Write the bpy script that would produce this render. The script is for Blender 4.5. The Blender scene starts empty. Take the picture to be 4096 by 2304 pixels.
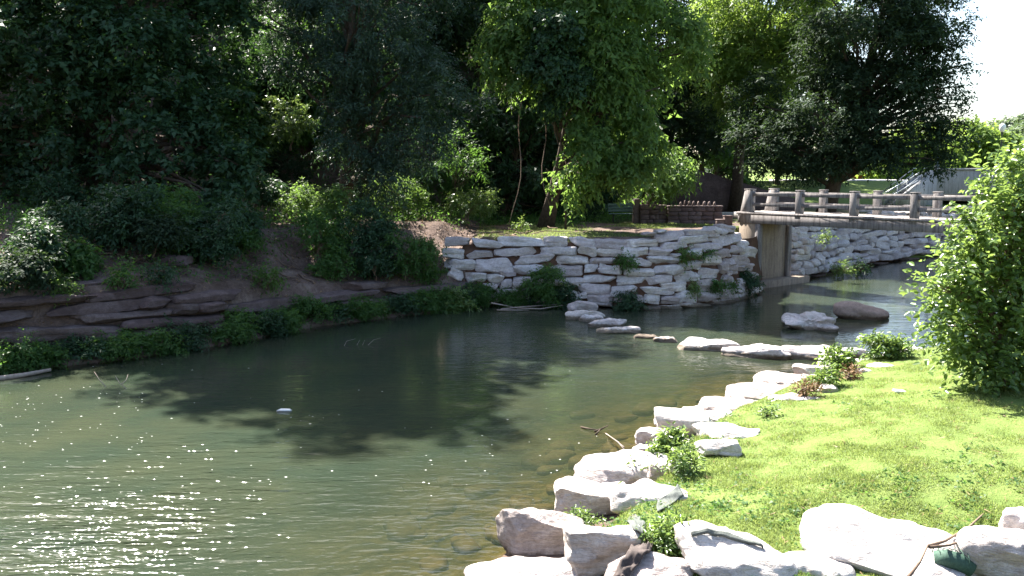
import bpy, math, random
import numpy as np
from mathutils import Vector, Matrix

# ------------------------------------------------------------------ camera, light, exposure
S = bpy.context.scene
COL = S.collection
F, CZ, HV = 887.0, 5.0, 172.0
PITCH = math.atan((288 - HV) / F)
cam_d = bpy.data.cameras.new('camera')
cam_d.sensor_width = 36.0
cam_d.lens = F / 1024 * 36
cam_d.clip_end = 6000
cam = bpy.data.objects.new('camera', cam_d)
COL.objects.link(cam)
cam.location = (0, 0, CZ)
cam.rotation_euler = (math.pi / 2 - PITCH, 0, 0)
S.camera = cam

SUN_AZ, SUN_EL = math.radians(-35), math.radians(50)
W = bpy.data.worlds.new('World')
S.world = W
W.use_nodes = True
nt = W.node_tree
sky = nt.nodes.new('ShaderNodeTexSky')
sky.sky_type = 'NISHITA'
sky.sun_disc = False
sky.sun_elevation = SUN_EL
sky.sun_rotation = SUN_AZ
sky.dust_density = 2.0
sky.air_density = 1.0
bg = nt.nodes['Background']
bg.inputs['Strength'].default_value = 0.07
nt.links.new(sky.outputs[0], bg.inputs['Color'])
sl = bpy.data.lights.new('sun', 'SUN')
sl.energy = 5.0
sl.angle = math.radians(0.5)
sl.color = (1.0, 0.95, 0.87)
sun = bpy.data.objects.new('sun', sl)
COL.objects.link(sun)
sv = Vector((math.sin(SUN_AZ) * math.cos(SUN_EL), math.cos(SUN_AZ) * math.cos(SUN_EL), math.sin(SUN_EL)))
sun.rotation_euler = sv.to_track_quat('Z', 'Y').to_euler()
S.view_settings.view_transform = 'Standard'
S.view_settings.look = 'None'
S.view_settings.gamma = 1
S.view_settings.use_curve_mapping = False
S.view_settings.exposure = 2.4
S.render.engine = 'CYCLES'
cy = S.cycles
cy.max_bounces = 8
cy.diffuse_bounces = 3
cy.glossy_bounces = 3
cy.transmission_bounces = 4
cy.transparent_max_bounces = 8
cy.caustics_reflective = False
cy.caustics_refractive = False
cy.sample_clamp_indirect = 4.0
cy.use_denoising = True
cy.use_adaptive_sampling = True
cy.adaptive_threshold = 0.01

# ------------------------------------------------------------------ picture <-> place helpers
CP, SP = math.cos(PITCH), math.sin(PITCH)
def ray(u, v):
    a, b = (u - 512) / F, (288 - v) / F
    return np.array((a, CP + b * SP, b * CP - SP))
def PY(u, v, y):
    d = ray(u, v); t = y / d[1]
    return np.array((d[0] * t, y, CZ + d[2] * t))
def PZ(u, v, z):
    d = ray(u, v); t = (z - CZ) / d[2]
    return np.array((d[0] * t, d[1] * t, z))
def smooth(a, b, x):
    t = np.clip((np.asarray(x, float) - a) / (b - a), 0, 1)
    return t * t * (3 - 2 * t)

def vnoise(p, seed=0):
    p = np.asarray(p, float)
    i = np.floor(p).astype(np.int64); f = p - i
    f = f * f * (3 - 2 * f)
    def h(ix, iy, iz):
        n = (ix * 374761393 + iy * 668265263 + iz * 2147483647 + seed * 1274126177) & 0xffffffff
        n = ((n ^ (n >> 13)) * 1274126177) & 0xffffffff
        n = (n ^ (n >> 16)) & 0xffffffff
        return n / 4294967295.0
    x, y, z = i[..., 0], i[..., 1], i[..., 2]
    fx, fy, fz = f[..., 0], f[..., 1], f[..., 2]
    def lx(yy, zz): return h(x, yy, zz) * (1 - fx) + h(x + 1, yy, zz) * fx
    def ly(zz): return lx(y, zz) * (1 - fy) + lx(y + 1, zz) * fy
    return (ly(z) * (1 - fz) + ly(z + 1) * fz) * 2 - 1
def fbm(p, seed=0, o=3):
    p = np.asarray(p, float); s = 0; a = 1.0
    for k in range(o):
        s = s + a * vnoise(p * 2 ** k, seed + k * 17); a *= .5
    return s

# ------------------------------------------------------------------ object helpers
def link(o, parent=None):
    COL.objects.link(o)
    if parent: o.parent = parent
    return o
def tag(o, label=None, cat=None, group=None, kind=None):
    if label: o['label'] = label
    if cat: o['category'] = cat
    if group: o['group'] = group
    if kind: o['kind'] = kind
    return o
def thing(name, label, cat, loc=(0, 0, 0), rz=0, group=None):
    o = bpy.data.objects.new(name, None)
    o.empty_display_size = .2
    link(o); o.location = loc; o.rotation_euler = (0, 0, rz)
    return tag(o, label, cat, group)
def mesh_np(name, verts, faces, mat, var=None, smoothing=False):
    """verts (N,3); faces: list of arrays (M,k)"""
    me = bpy.data.meshes.new(name)
    verts = np.ascontiguousarray(verts, dtype=np.float32)
    if isinstance(faces, np.ndarray): faces = [faces]
    faces = [f for f in faces if len(f)]
    me.vertices.add(len(verts)); me.vertices.foreach_set('co', verts.ravel())
    li = np.concatenate([f.ravel() for f in faces]).astype(np.int32)
    lt = np.concatenate([np.full(len(f), f.shape[1]) for f in faces]).astype(np.int32)
    ls = np.concatenate([[0], np.cumsum(lt)[:-1]]).astype(np.int32)
    me.loops.add(len(li)); me.loops.foreach_set('vertex_index', li)
    me.polygons.add(len(lt)); me.polygons.foreach_set('loop_start', ls); me.polygons.foreach_set('loop_total', lt)
    me.update(calc_edges=True)
    if smoothing: me.polygons.foreach_set('use_smooth', np.ones(len(lt), bool))
    if var is not None:
        a = me.attributes.new('var', 'FLOAT', 'FACE'); a.data.foreach_set('value', np.asarray(var, np.float32))
    if mat: me.materials.append(mat)
    return me
def put(name, me, parent=None, loc=None):
    o = bpy.data.objects.new(name, me); link(o, parent)
    if loc is not None: o.location = loc
    return o

class MB:
    def __init__(s): s.v = []; s.f4 = []; s.f3 = []; s.n = 0
    def add(s, v, f4=None, f3=None):
        v = np.asarray(v, float)
        if f4 is not None and len(f4): s.f4.append(np.asarray(f4) + s.n)
        if f3 is not None and len(f3): s.f3.append(np.asarray(f3) + s.n)
        s.v.append(v); s.n += len(v)
    def box(s, a, b, bev=.015):
        a, b = np.minimum(a, b).astype(float), np.maximum(a, b).astype(float)
        bev = min(bev, .3 * float((b - a).min()))
        if bev <= 0:
            v = [(x, y, z) for x in (a[0], b[0]) for y in (a[1], b[1]) for z in (a[2], b[2])]
            s.add(v, [(0, 1, 3, 2), (4, 6, 7, 5), (0, 4, 5, 1), (2, 3, 7, 6), (0, 2, 6, 4), (1, 5, 7, 3)]); return
        c, h = (a + b) / 2, (b - a) / 2
        V = []; idx = {}
        for sx in (-1, 1):
            for sy in (-1, 1):
                for sz in (-1, 1):
                    for ax in range(3):
                        p = np.array((sx, sy, sz), float) * (h - bev); p[ax] = (sx, sy, sz)[ax] * h[ax]
                        idx[(sx, sy, sz, ax)] = len(V); V.append(c + p)
        q = []; t = []
        for ax in range(3):
            o1, o2 = (ax + 1) % 3, (ax + 2) % 3
            for sg in (-1, 1):
                cs = []
                for p1, p2 in ((-1, -1), (1, -1), (1, 1), (-1, 1)):
                    k = [0, 0, 0]; k[ax] = sg; k[o1] = p1; k[o2] = p2; cs.append(idx[(*k, ax)])
                q.append(cs if sg > 0 else cs[::-1])
            for s1 in (-1, 1):
                for s2 in (-1, 1):
                    k1 = [0, 0, 0]; k1[ax] = -1; k1[o1] = s1; k1[o2] = s2
                    k2 = list(k1); k2[ax] = 1
                    f = [idx[(*k1, o1)], idx[(*k2, o1)], idx[(*k2, o2)], idx[(*k1, o2)]]
                    q.append(f if s1 * s2 < 0 else f[::-1])
        for sx in (-1, 1):
            for sy in (-1, 1):
                for sz in (-1, 1):
                    f = [idx[(sx, sy, sz, k)] for k in range(3)]
                    t.append(f if sx * sy * sz > 0 else f[::-1])
        s.add(V, q, t)
    def tube(s, path, rad, n=6, cap=True):
        path = np.asarray(path, float); m = len(path)
        rad = np.broadcast_to(np.asarray(rad, float), (m,))
        tan = np.gradient(path, axis=0); tan /= np.linalg.norm(tan, axis=1)[:, None] + 1e-9
        ref = np.array((0, 0, 1.)) if abs(tan[0][2]) < .9 else np.array((1., 0, 0))
        ang = np.arange(n) / n * 2 * math.pi
        V = []
        for k in range(m):
            a = np.cross(tan[k], ref); a /= np.linalg.norm(a) + 1e-9
            b = np.cross(a, tan[k])
            V.append(path[k] + rad[k] * (np.cos(ang)[:, None] * a + np.sin(ang)[:, None] * b))
        V = np.concatenate(V)
        q = [(k * n + j, k * n + (j + 1) % n, (k + 1) * n + (j + 1) % n, (k + 1) * n + j) for k in range(m - 1) for j in range(n)]
        t = []
        if cap:
            V = np.concatenate([V, path[:1], path[-1:]]); e = m * n
            t = [(e, (j + 1) % n, j) for j in range(n)] + [(e + 1, (m - 1) * n + j, (m - 1) * n + (j + 1) % n) for j in range(n)]
        s.add(V, q, t)
    def prism(s, poly, y0, y1):
        """poly in (x,z), extruded along y"""
        n = len(poly)
        V = [(x, y0, z) for x, z in poly] + [(x, y1, z) for x, z in poly]
        q = [(k, (k + 1) % n, n + (k + 1) % n, n + k) for k in range(n)]
        t = [(0, k + 1, k) for k in range(1, n - 1)] + [(n, n + k, n + k + 1) for k in range(1, n - 1)]
        s.add(V, q, t)
    def lathe(s, prof, n=14, c=(0, 0, 0)):
        V = []
        for r, z in prof:
            for j in range(n):
                a = j / n * 2 * math.pi
                V.append((c[0] + r * math.cos(a), c[1] + r * math.sin(a), c[2] + z))
        m = len(prof)
        q = [(k * n + j, k * n + (j + 1) % n, (k + 1) * n + (j + 1) % n, (k + 1) * n + j) for k in range(m - 1) for j in range(n)]
        s.add(V, q)
    def mesh(s, name, mat, sm=False, sharp=None):
        fs = []
        if s.f4: fs.append(np.concatenate(s.f4))
        if s.f3: fs.append(np.concatenate(s.f3))
        me = mesh_np(name, np.concatenate(s.v), fs, mat, smoothing=sm)
        if sharp: me.set_sharp_from_angle(angle=math.radians(sharp))
        return me
    def build(s, name, mat, parent=None, loc=None, sm=False, sharp=None):
        return put(name, s.mesh(name, mat, sm, sharp), parent, loc)

# ------------------------------------------------------------------ materials
class NT:
    def __init__(s, name):
        s.m = bpy.data.materials.new(name); s.m.use_nodes = True
        s.t = s.m.node_tree; s.t.nodes.clear()
        s.out = s.n('ShaderNodeOutputMaterial')
    def n(s, typ, **kw):
        x = s.t.nodes.new(typ)
        for k, v in kw.items():
            if k.startswith('i_'):
                key = k[2:]
                key = int(key) if key.isdigit() else key.replace('_', ' ')
                x.inputs[key].default_value = v
            else: setattr(x, k, v)
        return x
    def l(s, a, b): s.t.links.new(a, b)
    def ramp(s, fac, stops):
        r = s.n('ShaderNodeValToRGB'); e = r.color_ramp.elements
        while len(e) < len(stops): e.new(.5)
        for k, (p, c) in enumerate(stops):
            e[k].position = p; e[k].color = (*c, 1) if len(c) == 3 else c
        s.l(fac, r.inputs[0]); return r.outputs[0]
    def noise(s, vec, scale, detail=4, rough=.55, dist=0.):
        x = s.n('ShaderNodeTexNoise'); x.inputs['Scale'].default_value = scale
        x.inputs['Detail'].default_value = detail; x.inputs['Roughness'].default_value = rough; x.inputs['Distortion'].default_value = dist
        s.l(vec, x.inputs['Vector']); return x.outputs['Fac']
    def mapping(s, vec, scale=(1, 1, 1), rot=(0, 0, 0)):
        m = s.n('ShaderNodeMapping'); m.inputs['Scale'].default_value = scale; m.inputs['Rotation'].default_value = rot
        s.l(vec, m.inputs['Vector']); return m.outputs[0]
    def mix(s, fac, a, b, mode='MIX'):
        m = s.n('ShaderNodeMix', data_type='RGBA', blend_type=mode)
        for src, k in ((fac, 0), (a, 6), (b, 7)):
            if isinstance(src, (int, float)): m.inputs[k].default_value = src
            elif isinstance(src, tuple): m.inputs[k].default_value = (*src, 1) if len(src) == 3 else src
            else: s.l(src, m.inputs[k])
        return m.outputs[2]
    def math(s, op, a, b=None):
        m = s.n('ShaderNodeMath', operation=op)
        for k, src in enumerate((a, b)):
            if src is None: continue
            if isinstance(src, (int, float)): m.inputs[k].default_value = src
            else: s.l(src, m.inputs[k])
        return m.outputs[0]
    def bump(s, h, strength=.5, dist=.02, prev=None):
        b = s.n('ShaderNodeBump'); b.inputs['Strength'].default_value = strength; b.inputs['Distance'].default_value = dist
        s.l(h, b.inputs['Height'])
        if prev is not None: s.l(prev, b.inputs['Normal'])
        return b.outputs[0]
    def pos(s): return s.n('ShaderNodeNewGeometry').outputs['Position']
    def obj(s): return s.n('ShaderNodeTexCoord').outputs['Object']
    def rnd(s): return s.n('ShaderNodeObjectInfo').outputs['Random']
    def attr(s, name): return s.n('ShaderNodeAttribute', attribute_name=name).outputs['Fac']
    def pbr(s, col, rough=.8, nrm=None, spec=.3, metal=0.):
        p = s.n('ShaderNodeBsdfPrincipled')
        p.inputs['Roughness'].default_value = rough; p.inputs['Specular IOR Level'].default_value = spec; p.inputs['Metallic'].default_value = metal
        if isinstance(col, tuple): p.inputs['Base Color'].default_value = (*col, 1)
        else: s.l(col, p.inputs['Base Color'])
        if nrm is not None: s.l(nrm, p.inputs['Normal'])
        return p.outputs[0]
    def done(s, sh): s.l(sh, s.out.inputs['Surface']); return s.m

def rock_mat(name, c0, c1, c2, stain, bumpd=.03, sc=1.0):
    k = NT(name); p = k.pos()
    n1 = k.noise(p, 1.6 * sc, 6, .6, .4)
    col = k.ramp(n1, [(.28, c0), (.5, c1), (.72, c2)])
    n2 = k.noise(p, 9 * sc, 5, .7)
    col = k.mix(k.ramp(n2, [(.42, (0, 0, 0)), (.68, (1, 1, 1))]), col, k.mix(.55, col, stain))
    n3 = k.noise(k.mapping(p, (1, 1, 5)), 2.4 * sc, 5, .7, 1.2)
    crack = k.ramp(n3, [(.465, (1, 1, 1)), (.495, (.35, .3, .28)), (.525, (1, 1, 1))])
    col = k.mix(.5, col, crack, 'MULTIPLY')
    r = k.ramp(k.rnd(), [(0, (.66, .60, .58)), (.4, (.92, .88, .88)), (.7, (1.0, 1.0, 1.0)), (1, (1.1, 1.06, .99))])
    col = k.mix(1.0, col, r, 'MULTIPLY')
    sep = k.n('ShaderNodeSeparateXYZ'); k.l(p, sep.inputs[0])
    wz = k.math('ADD', sep.outputs[2], k.math('MULTIPLY', n2, -.12))
    col = k.mix(1.0, col, k.ramp(wz, [(.0, (.30, .27, .22)), (.035, (.42, .38, .31)), (.09, (1, 1, 1))]), 'MULTIPLY')
    h = k.math('ADD', k.noise(k.mapping(p, (1, 1, 2.4)), 7 * sc, 8, .7, .5), k.math('MULTIPLY', n3, .9))
    return k.done(k.pbr(col, .9, k.bump(h, .9, bumpd), .2))
M = {}
M['lime'] = rock_mat('pale_limestone', (.48, .44, .43), (.61, .58, .57), (.69, .67, .65), (.33, .285, .265), .05)
M['lime_near'] = rock_mat('bank_limestone', (.50, .46, .43), (.62, .585, .56), (.70, .67, .645), (.30, .25, .22), .045, 1.3)
M['ledge'] = rock_mat('brown_ledge_rock', (.09, .066, .062), (.135, .103, .098), (.20, .162, .155), (.065, .045, .042))
M['pink'] = rock_mat('smooth_brown_rock', (.22, .17, .15), (.27, .21, .185), (.32, .26, .23), (.16, .12, .1), .01)
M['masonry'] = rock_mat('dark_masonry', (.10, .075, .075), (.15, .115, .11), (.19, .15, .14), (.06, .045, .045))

def concrete(name, c0, c1, streak=.5):
    k = NT(name); p = k.pos()
    n1 = k.noise(p, 1.1, 6, .6); col = k.ramp(n1, [(.3, c0), (.7, c1)])
    st = k.noise(k.mapping(p, (11, 11, .9)), 1.0, 5, .65)
    col = k.mix(k.math('MULTIPLY', k.ramp(st, [(.47, (0, 0, 0)), (.62, (1, 1, 1))]), streak), col, (.055, .048, .045))
    n2 = k.noise(p, 14, 5, .7)
    col = k.mix(.35, col, k.ramp(n2, [(.35, (.45, .43, .42)), (.6, (1, 1, 1))]), 'MULTIPLY')
    return k.done(k.pbr(col, .9, k.bump(k.noise(p, 25, 6, .7), .5, .01), .2))
M['conc'] = concrete('weathered_concrete', (.19, .172, .167), (.30, .275, .265), .6)
M['conc_tan'] = concrete('tan_concrete', (.27, .21, .16), (.37, .30, .23), .35)
M['conc_pale'] = concrete('pale_concrete', (.34, .34, .35), (.42, .42, .43), .35)
M['deck'] = concrete('deck_concrete', (.40, .38, .36), (.48, .46, .44), .15)
M['pave'] = concrete('road_pavement', (.42, .41, .39), (.5, .48, .46), .05)

def plain(name, col, rough=.6, spec=.4, metal=0., var=.25, sc=12):
    k = NT(name); n = k.noise(k.pos(), sc, 5, .6)
    c = k.ramp(n, [(.25, tuple(x * (1 - var) for x in col)), (.75, tuple(min(1, x * (1 + var)) for x in col))])
    return k.done(k.pbr(c, rough, k.bump(n, .25, .005), spec, metal))
M['bark'] = plain('bark', (.075, .058, .045), .95, .1, 0, .5, 9)
M['twig'] = plain('twig_bark', (.16, .115, .085), .9, .1, 0, .35, 20)
M['dead'] = plain('bleached_driftwood', (.30, .25, .21), .9, .15, 0, .35, 14)
M['pole'] = plain('dark_green_metal', (.018, .035, .032), .4, .5)
M['galv'] = plain('galvanised_rail', (.42, .44, .45), .4, .5, .5, .1)
M['bench'] = plain('grey_green_slat_paint', (.10, .16, .155), .6, .4)
M['iron'] = plain('dark_iron', (.03, .028, .027), .6, .4)
M['net'] = plain('grey_netting', (.10, .11, .10), .8, .2, 0, .5, 60)
M['netgreen'] = plain('green_netting', (.05, .095, .07), .7, .2, 0, .4, 50)
M['cloth'] = plain('dark_soaked_cloth', (.075, .06, .055), .85, .2, 0, .35, 25)
M['paper'] = plain('white_litter', (.75, .75, .73), .7, .2, 0, .05)
M['brick'] = plain('red_brick', (.28, .08, .055), .85, .2, 0, .2, 6)
M['roof'] = plain('roof_shingles', (.16, .15, .15), .9, .2, 0, .2, 6)
M['foam'] = plain('white_foam', (.78, .78, .74), .8, .2, 0, .05)
M['earth'] = plain('red_brown_earth', (.095, .055, .038), .95, .1, 0, .45, 5)
M['drystone'] = plain('mossy_submerged_rock', (.085, .062, .028), .8, .3, 0, .5, 8)
k = NT('frosted_lamp_globe')
M['globe'] = k.done(k.pbr((.82, .82, .8), .35, None, .5))

def leafmat(name, c0, c1, trans, tfac=.4, rough=.5, spec=.22):
    k = NT(name); a = k.attr('var')
    col = k.ramp(a, [(0, c0), (1, c1)])
    tr = k.n('ShaderNodeBsdfTranslucent')
    k.l(k.mix(a, tuple(x * .7 for x in trans), trans), tr.inputs['Color'])
    mx = k.n('ShaderNodeMixShader'); mx.inputs[0].default_value = tfac
    k.l(k.pbr(col, rough, None, spec), mx.inputs[1]); k.l(tr.outputs[0], mx.inputs[2])
    return k.done(mx.outputs[0])
L = {}
L['maple'] = leafmat('dark_maple_leaf', (.018, .042, .022), (.038, .085, .036), (.07, .15, .03), .30)
L['willow'] = leafmat('grey_green_narrow_leaf', (.03, .055, .038), (.05, .085, .055), (.07, .14, .04), .28)
L['bright'] = leafmat('bright_green_leaf', (.05, .10, .026), (.10, .175, .05), (.23, .37, .07), .5)
L['yellow'] = leafmat('yellow_green_leaf', (.08, .135, .03), (.13, .20, .05), (.34, .48, .08), .5)
L['dark'] = leafmat('deep_green_leaf', (.018, .034, .02), (.034, .06, .032), (.07, .12, .03), .3, .65, .1)
L['wild'] = leafmat('weed_leaf', (.035, .085, .025), (.075, .15, .04), (.16, .32, .045), .45)
L['lime'] = leafmat('sunny_shrub_leaf', (.055, .105, .028), (.125, .20, .055), (.30, .43, .09), .42, .33, .5)
L['far'] = leafmat('haze_paled_far_leaf', (.09, .13, .07), (.14, .18, .10), (.18, .26, .09), .35)  # distance haze put into the leaf colour: paler and greyer green
L['grass'] = leafmat('lawn_grass_blade', (.115, .165, .04), (.235, .275, .10), (.34, .43, .11), .45, .5, .3)
L['straw'] = leafmat('dry_leaf', (.16, .09, .05), (.26, .17, .09), (.2, .12, .05), .2)

# ------------------------------------------------------------------ the lie of the land
WF = np.array([(-60, -40), (-34, 2), (-20, 14), (-12.7, 21.6), (-9.9, 23.7), (-8.2, 25.6), (-6.5, 28.2), (-4.0, 30.5), (-1.7, 32.0), (-.6, 33.0),
               (2.4, 32.9), (4.5, 32.2), (6.4, 32.5), (8.6, 34.0), (10.1, 36.2), (10.9, 38.3), (12.4, 40.2), (14.0, 41.6), (18, 46.0), (23.2, 51), (34, 60), (60, 78), (100, 100)], float)
nearpx = [(479, 574), (500, 556), (528, 532), (560, 510), (592, 478), (615, 458), (640, 438), (672, 420), (705, 408), (742, 390), (785, 376), (830, 366), (880, 358), (914, 353)]
WN = [(60, -3), (30, 3.6), (12, 6.3), (7, 6.9), (3.6, 7.3), (1.0, 8.2)] + [tuple(PZ(u, v, 0)[:2]) for u, v in nearpx] + [(13.5, 25.0), (17, 26.5), (22, 30.5), (30, 41), (45, 53), (100, 84)]
WN = np.array(WN, float)
POLY = np.concatenate([WF, WN[::-1], [(40, -40)]])
def seg_dist(p, line):
    best = np.full(len(p), 1e9)
    for a, b in zip(line[:-1], line[1:]):
        ab = b - a; t = np.clip(((p - a) @ ab) / (ab @ ab), 0, 1)
        best = np.minimum(best, np.hypot(*(p - a - t[:, None] * ab).T))
    return best
def inside(p, poly):
    c = np.zeros(len(p), bool); j = len(poly) - 1
    for i in range(len(poly)):
        a, b = poly[i], poly[j]
        m = (a[1] > p[:, 1]) != (b[1] > p[:, 1])
        xx = (b[0] - a[0]) * (p[:, 1] - a[1]) / (b[1] - a[1] + 1e-12) + a[0]
        c ^= m & (p[:, 0] < xx); j = i
    return c
def ground(p):
    """heights of the land at p (N,2); also zone weights"""
    p = np.atleast_2d(np.asarray(p, float))
    x, y = p[:, 0], p[:, 1]
    df, dn = seg_dist(p, WF), seg_dist(p, WN)
    ins = inside(p, POLY)
    n = fbm(np.c_[x * .35, y * .35, x * 0], 3)
    n2 = fbm(np.c_[x * 1.3, y * 1.3, x * 0], 9)
    bed = -np.minimum(np.minimum(.12 + .17 * dn, .15 + .5 * df), 1.5 + .2 * n) + .06 * n2
    # far side
    wallw = smooth(-2.8, -1.2, x) * (1 - smooth(40, 60, x))
    bank = .25 * smooth(0, .5, df) + (.85 + .75 * (1 - smooth(-11.5, -5, x))) * smooth(.95, 1.6, df) + (1.75 - .6 * (1 - smooth(-11.5, -5, x))) * smooth(1.6, 6.0, df) + .9 * smooth(7, 18, df) + (.2 * n2 + .12 * fbm(np.c_[x * 3, y * 3, x * 0], 13)) * smooth(1.4, 3, df)
    wall = 2.48 * smooth(.75, 1.6, df) + .05 * n2
    far = bank * (1 - wallw) + wall * wallw
    hillw = (1 - smooth(4, 22, x)) * smooth(13, 20, df)
    far = far + hillw * (np.clip(df - 13, 0, 26) * .62 + n * .8)
    far = far + smooth(50, 75, y) * smooth(10, 22, x) * .5 + smooth(90, 400, np.hypot(x, y)) * (6 + 26 * smooth(300, 1200, np.hypot(x, y))) * (1 - smooth(30, 60, x) * .3)
    # near side
    near = .12 * smooth(.0, .6, dn) + .42 * smooth(.95, 1.55, dn) + .5 * smooth(1.3, 5.5, dn) + .04 * n + .02 * n2
    near = near - .03 * n + 1.9 * smooth(14, 22, y) * smooth(15.5, 18.5, x)
    z = np.where(ins, bed, np.where(df < dn, far, near))
    zone = np.where(ins, 0, np.where(df < dn, 1, 2))
    return z, zone, df, dn
def gz(x, y): return float(ground([(x, y)])[0][0])
def G(u, v):
    d = ray(u, v); t = np.concatenate([np.arange(6, 60, .1), np.arange(60, 300, 1.)])
    P = np.array((0, 0, CZ)) + d * t[:, None]
    z = ground(P[:, :2])[0]; z = np.maximum(z, 0)
    i = int(np.argmax(P[:, 2] < z))
    return P[i]

def spaced(lo, hi, step, far, g=1.16):
    a = list(np.arange(lo, hi + 1e-6, step)); s = step
    up = []; q = hi
    while q < far: s *= g; q += s; up.append(q)
    s = step; dn = []; q = lo
    while q > -far: s *= g; q -= s; dn.append(q)
    return np.array(dn[::-1] + a + up)
gx, gy = spaced(-26, 30, .36, 2500), spaced(5, 50, .36, 2500)
X, Y = np.meshgrid(gx, gy)
pts = np.c_[X.ravel(), Y.ravel()]
Z, zone, DF, DN = ground(pts)
nx, ny = len(gx), len(gy)
ii = (np.arange(ny - 1)[:, None] * nx + np.arange(nx - 1)).ravel()
quads = np.c_[ii, ii + 1, ii + nx + 1, ii + nx]
k = NT('ground_soil_and_turf'); p = k.pos()
nA, nB = k.noise(p, 1.5, 6, .6), k.noise(p, 12, 5, .65)
dirt = k.ramp(nA, [(.3, (.085, .058, .046)), (.55, (.15, .108, .09)), (.75, (.235, .185, .155))])
dirt = k.mix(.5, dirt, k.ramp(nB, [(.3, (.4, .36, .33)), (.65, (1, 1, 1))]), 'MULTIPLY')
turf = k.ramp(k.noise(p, 2.2, 5, .6), [(.3, (.10, .15, .035)), (.55, (.13, .18, .048)), (.75, (.15, .19, .055))])
bedc = k.ramp(k.noise(p, 2.6, 6, .65, .6), [(.3, (.02, .024, .012)), (.45, (.06, .056, .026)), (.6, (.12, .10, .045)), (.8, (.18, .15, .075))])
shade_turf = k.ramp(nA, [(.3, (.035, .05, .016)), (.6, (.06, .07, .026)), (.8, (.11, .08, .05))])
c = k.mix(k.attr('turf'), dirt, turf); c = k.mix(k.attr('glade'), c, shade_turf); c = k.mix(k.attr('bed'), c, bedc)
h = k.math('ADD', k.noise(p, 6, 8, .7), k.math('MULTIPLY', nB, .4))
M['ground'] = k.done(k.pbr(c, .95, k.bump(h, .8, .06), .15))
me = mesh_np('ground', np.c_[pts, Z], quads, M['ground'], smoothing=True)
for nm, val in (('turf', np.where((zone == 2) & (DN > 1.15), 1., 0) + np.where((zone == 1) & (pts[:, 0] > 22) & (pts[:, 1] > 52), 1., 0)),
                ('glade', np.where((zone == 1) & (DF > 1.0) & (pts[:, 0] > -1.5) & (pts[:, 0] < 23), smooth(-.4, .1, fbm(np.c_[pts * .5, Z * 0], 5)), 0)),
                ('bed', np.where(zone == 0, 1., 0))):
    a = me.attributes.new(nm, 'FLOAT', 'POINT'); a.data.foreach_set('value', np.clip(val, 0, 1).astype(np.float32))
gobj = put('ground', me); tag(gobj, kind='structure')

# water sheet
wx, wy = spaced(-26, 30, .7, 90, 1.2), spaced(4, 60, .7, 90, 1.2)
X, Y = np.meshgrid(wx, wy); wp = np.c_[X.ravel(), Y.ravel()]
zb = ground(wp)[0]; nx, ny = len(wx), len(wy)
ii = (np.arange(ny - 1)[:, None] * nx + np.arange(nx - 1)).ravel()
k = NT('creek_water'); p = k.pos()
chop = k.attr('chop')
w1 = k.noise(k.mapping(p, (.6, 2.3, 1), (0, 0, .10)), 1.5, 2, .5, .4)
w2 = k.noise(k.mapping(p, (.75, 2.0, 1), (0, 0, -.2)), 5.2, 1, .5, .6)
w3 = k.noise(k.mapping(p, (1.3, 1.9, 1), (0, 0, .5)), 10, 0, .5)
hh = k.math('ADD', k.math('MULTIPLY', w1, .055), k.math('ADD', k.math('MULTIPLY', w2, .022), k.math('MULTIPLY', w3, .005)))
hh = k.math('MULTIPLY', hh, chop)
nb = k.bump(hh, 1.0, 1.0)
gl = k.n('ShaderNodeBsdfGlossy'); gl.inputs['Roughness'].default_value = .07; gl.inputs['Color'].default_value = (1, 1, 1, 1); k.l(nb, gl.inputs['Normal'])
df_ = k.n('ShaderNodeBsdfDiffuse'); k.l(k.ramp(k.noise(p, .5, 3), [(.35, (.031, .044, .029)), (.65, (.043, .052, .031))]), df_.inputs['Color'])
tp = k.n('ShaderNodeBsdfTransparent'); tp.inputs['Color'].default_value = (.86, .82, .62, 1)
m1 = k.n('ShaderNodeMixShader'); k.l(k.attr('clear'), m1.inputs[0]); k.l(df_.outputs[0], m1.inputs[1]); k.l(tp.outputs[0], m1.inputs[2])
fr = k.n('ShaderNodeFresnel'); fr.inputs['IOR'].default_value = 1.33; k.l(nb, fr.inputs['Normal'])
m2 = k.n('ShaderNodeMixShader'); k.l(fr.outputs[0], m2.inputs[0]); k.l(m1.outputs[0], m2.inputs[1]); k.l(gl.outputs[0], m2.inputs[2])
M['water'] = k.done(m2.outputs[0])
me = mesh_np('water', np.c_[wp, np.zeros(len(wp))], np.c_[ii, ii + 1, ii + nx + 1, ii + nx], M['water'], smoothing=True)
a = me.attributes.new('clear', 'FLOAT', 'POINT'); a.data.foreach_set('value', np.clip(.92 * np.exp(np.minimum(zb, 0) * 1.8), 0, 1).astype(np.float32))
gust = .8 + .45 * fbm(np.c_[wp[:, 0] * .35, wp[:, 1] * .7, wp[:, 0] * 0], 83)
chopv = .16 + .55 * (1 - smooth(-6, 2.5, wp[:, 0])) * (1 - smooth(10, 18, wp[:, 1])) * gust + 1.05 * (1 - smooth(11, 21, wp[:, 1])) * (1 - .55 * smooth(-6, 1, wp[:, 0])) * gust + .42 * smooth(21, 25, wp[:, 1]) * smooth(-3, 3, wp[:, 0]) * (1 - smooth(5, 9, wp[:, 0]))
a = me.attributes.new('chop', 'FLOAT', 'POINT'); a.data.foreach_set('value', chopv.astype(np.float32))
wobj = put('water', me); tag(wobj, kind='structure')

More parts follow.
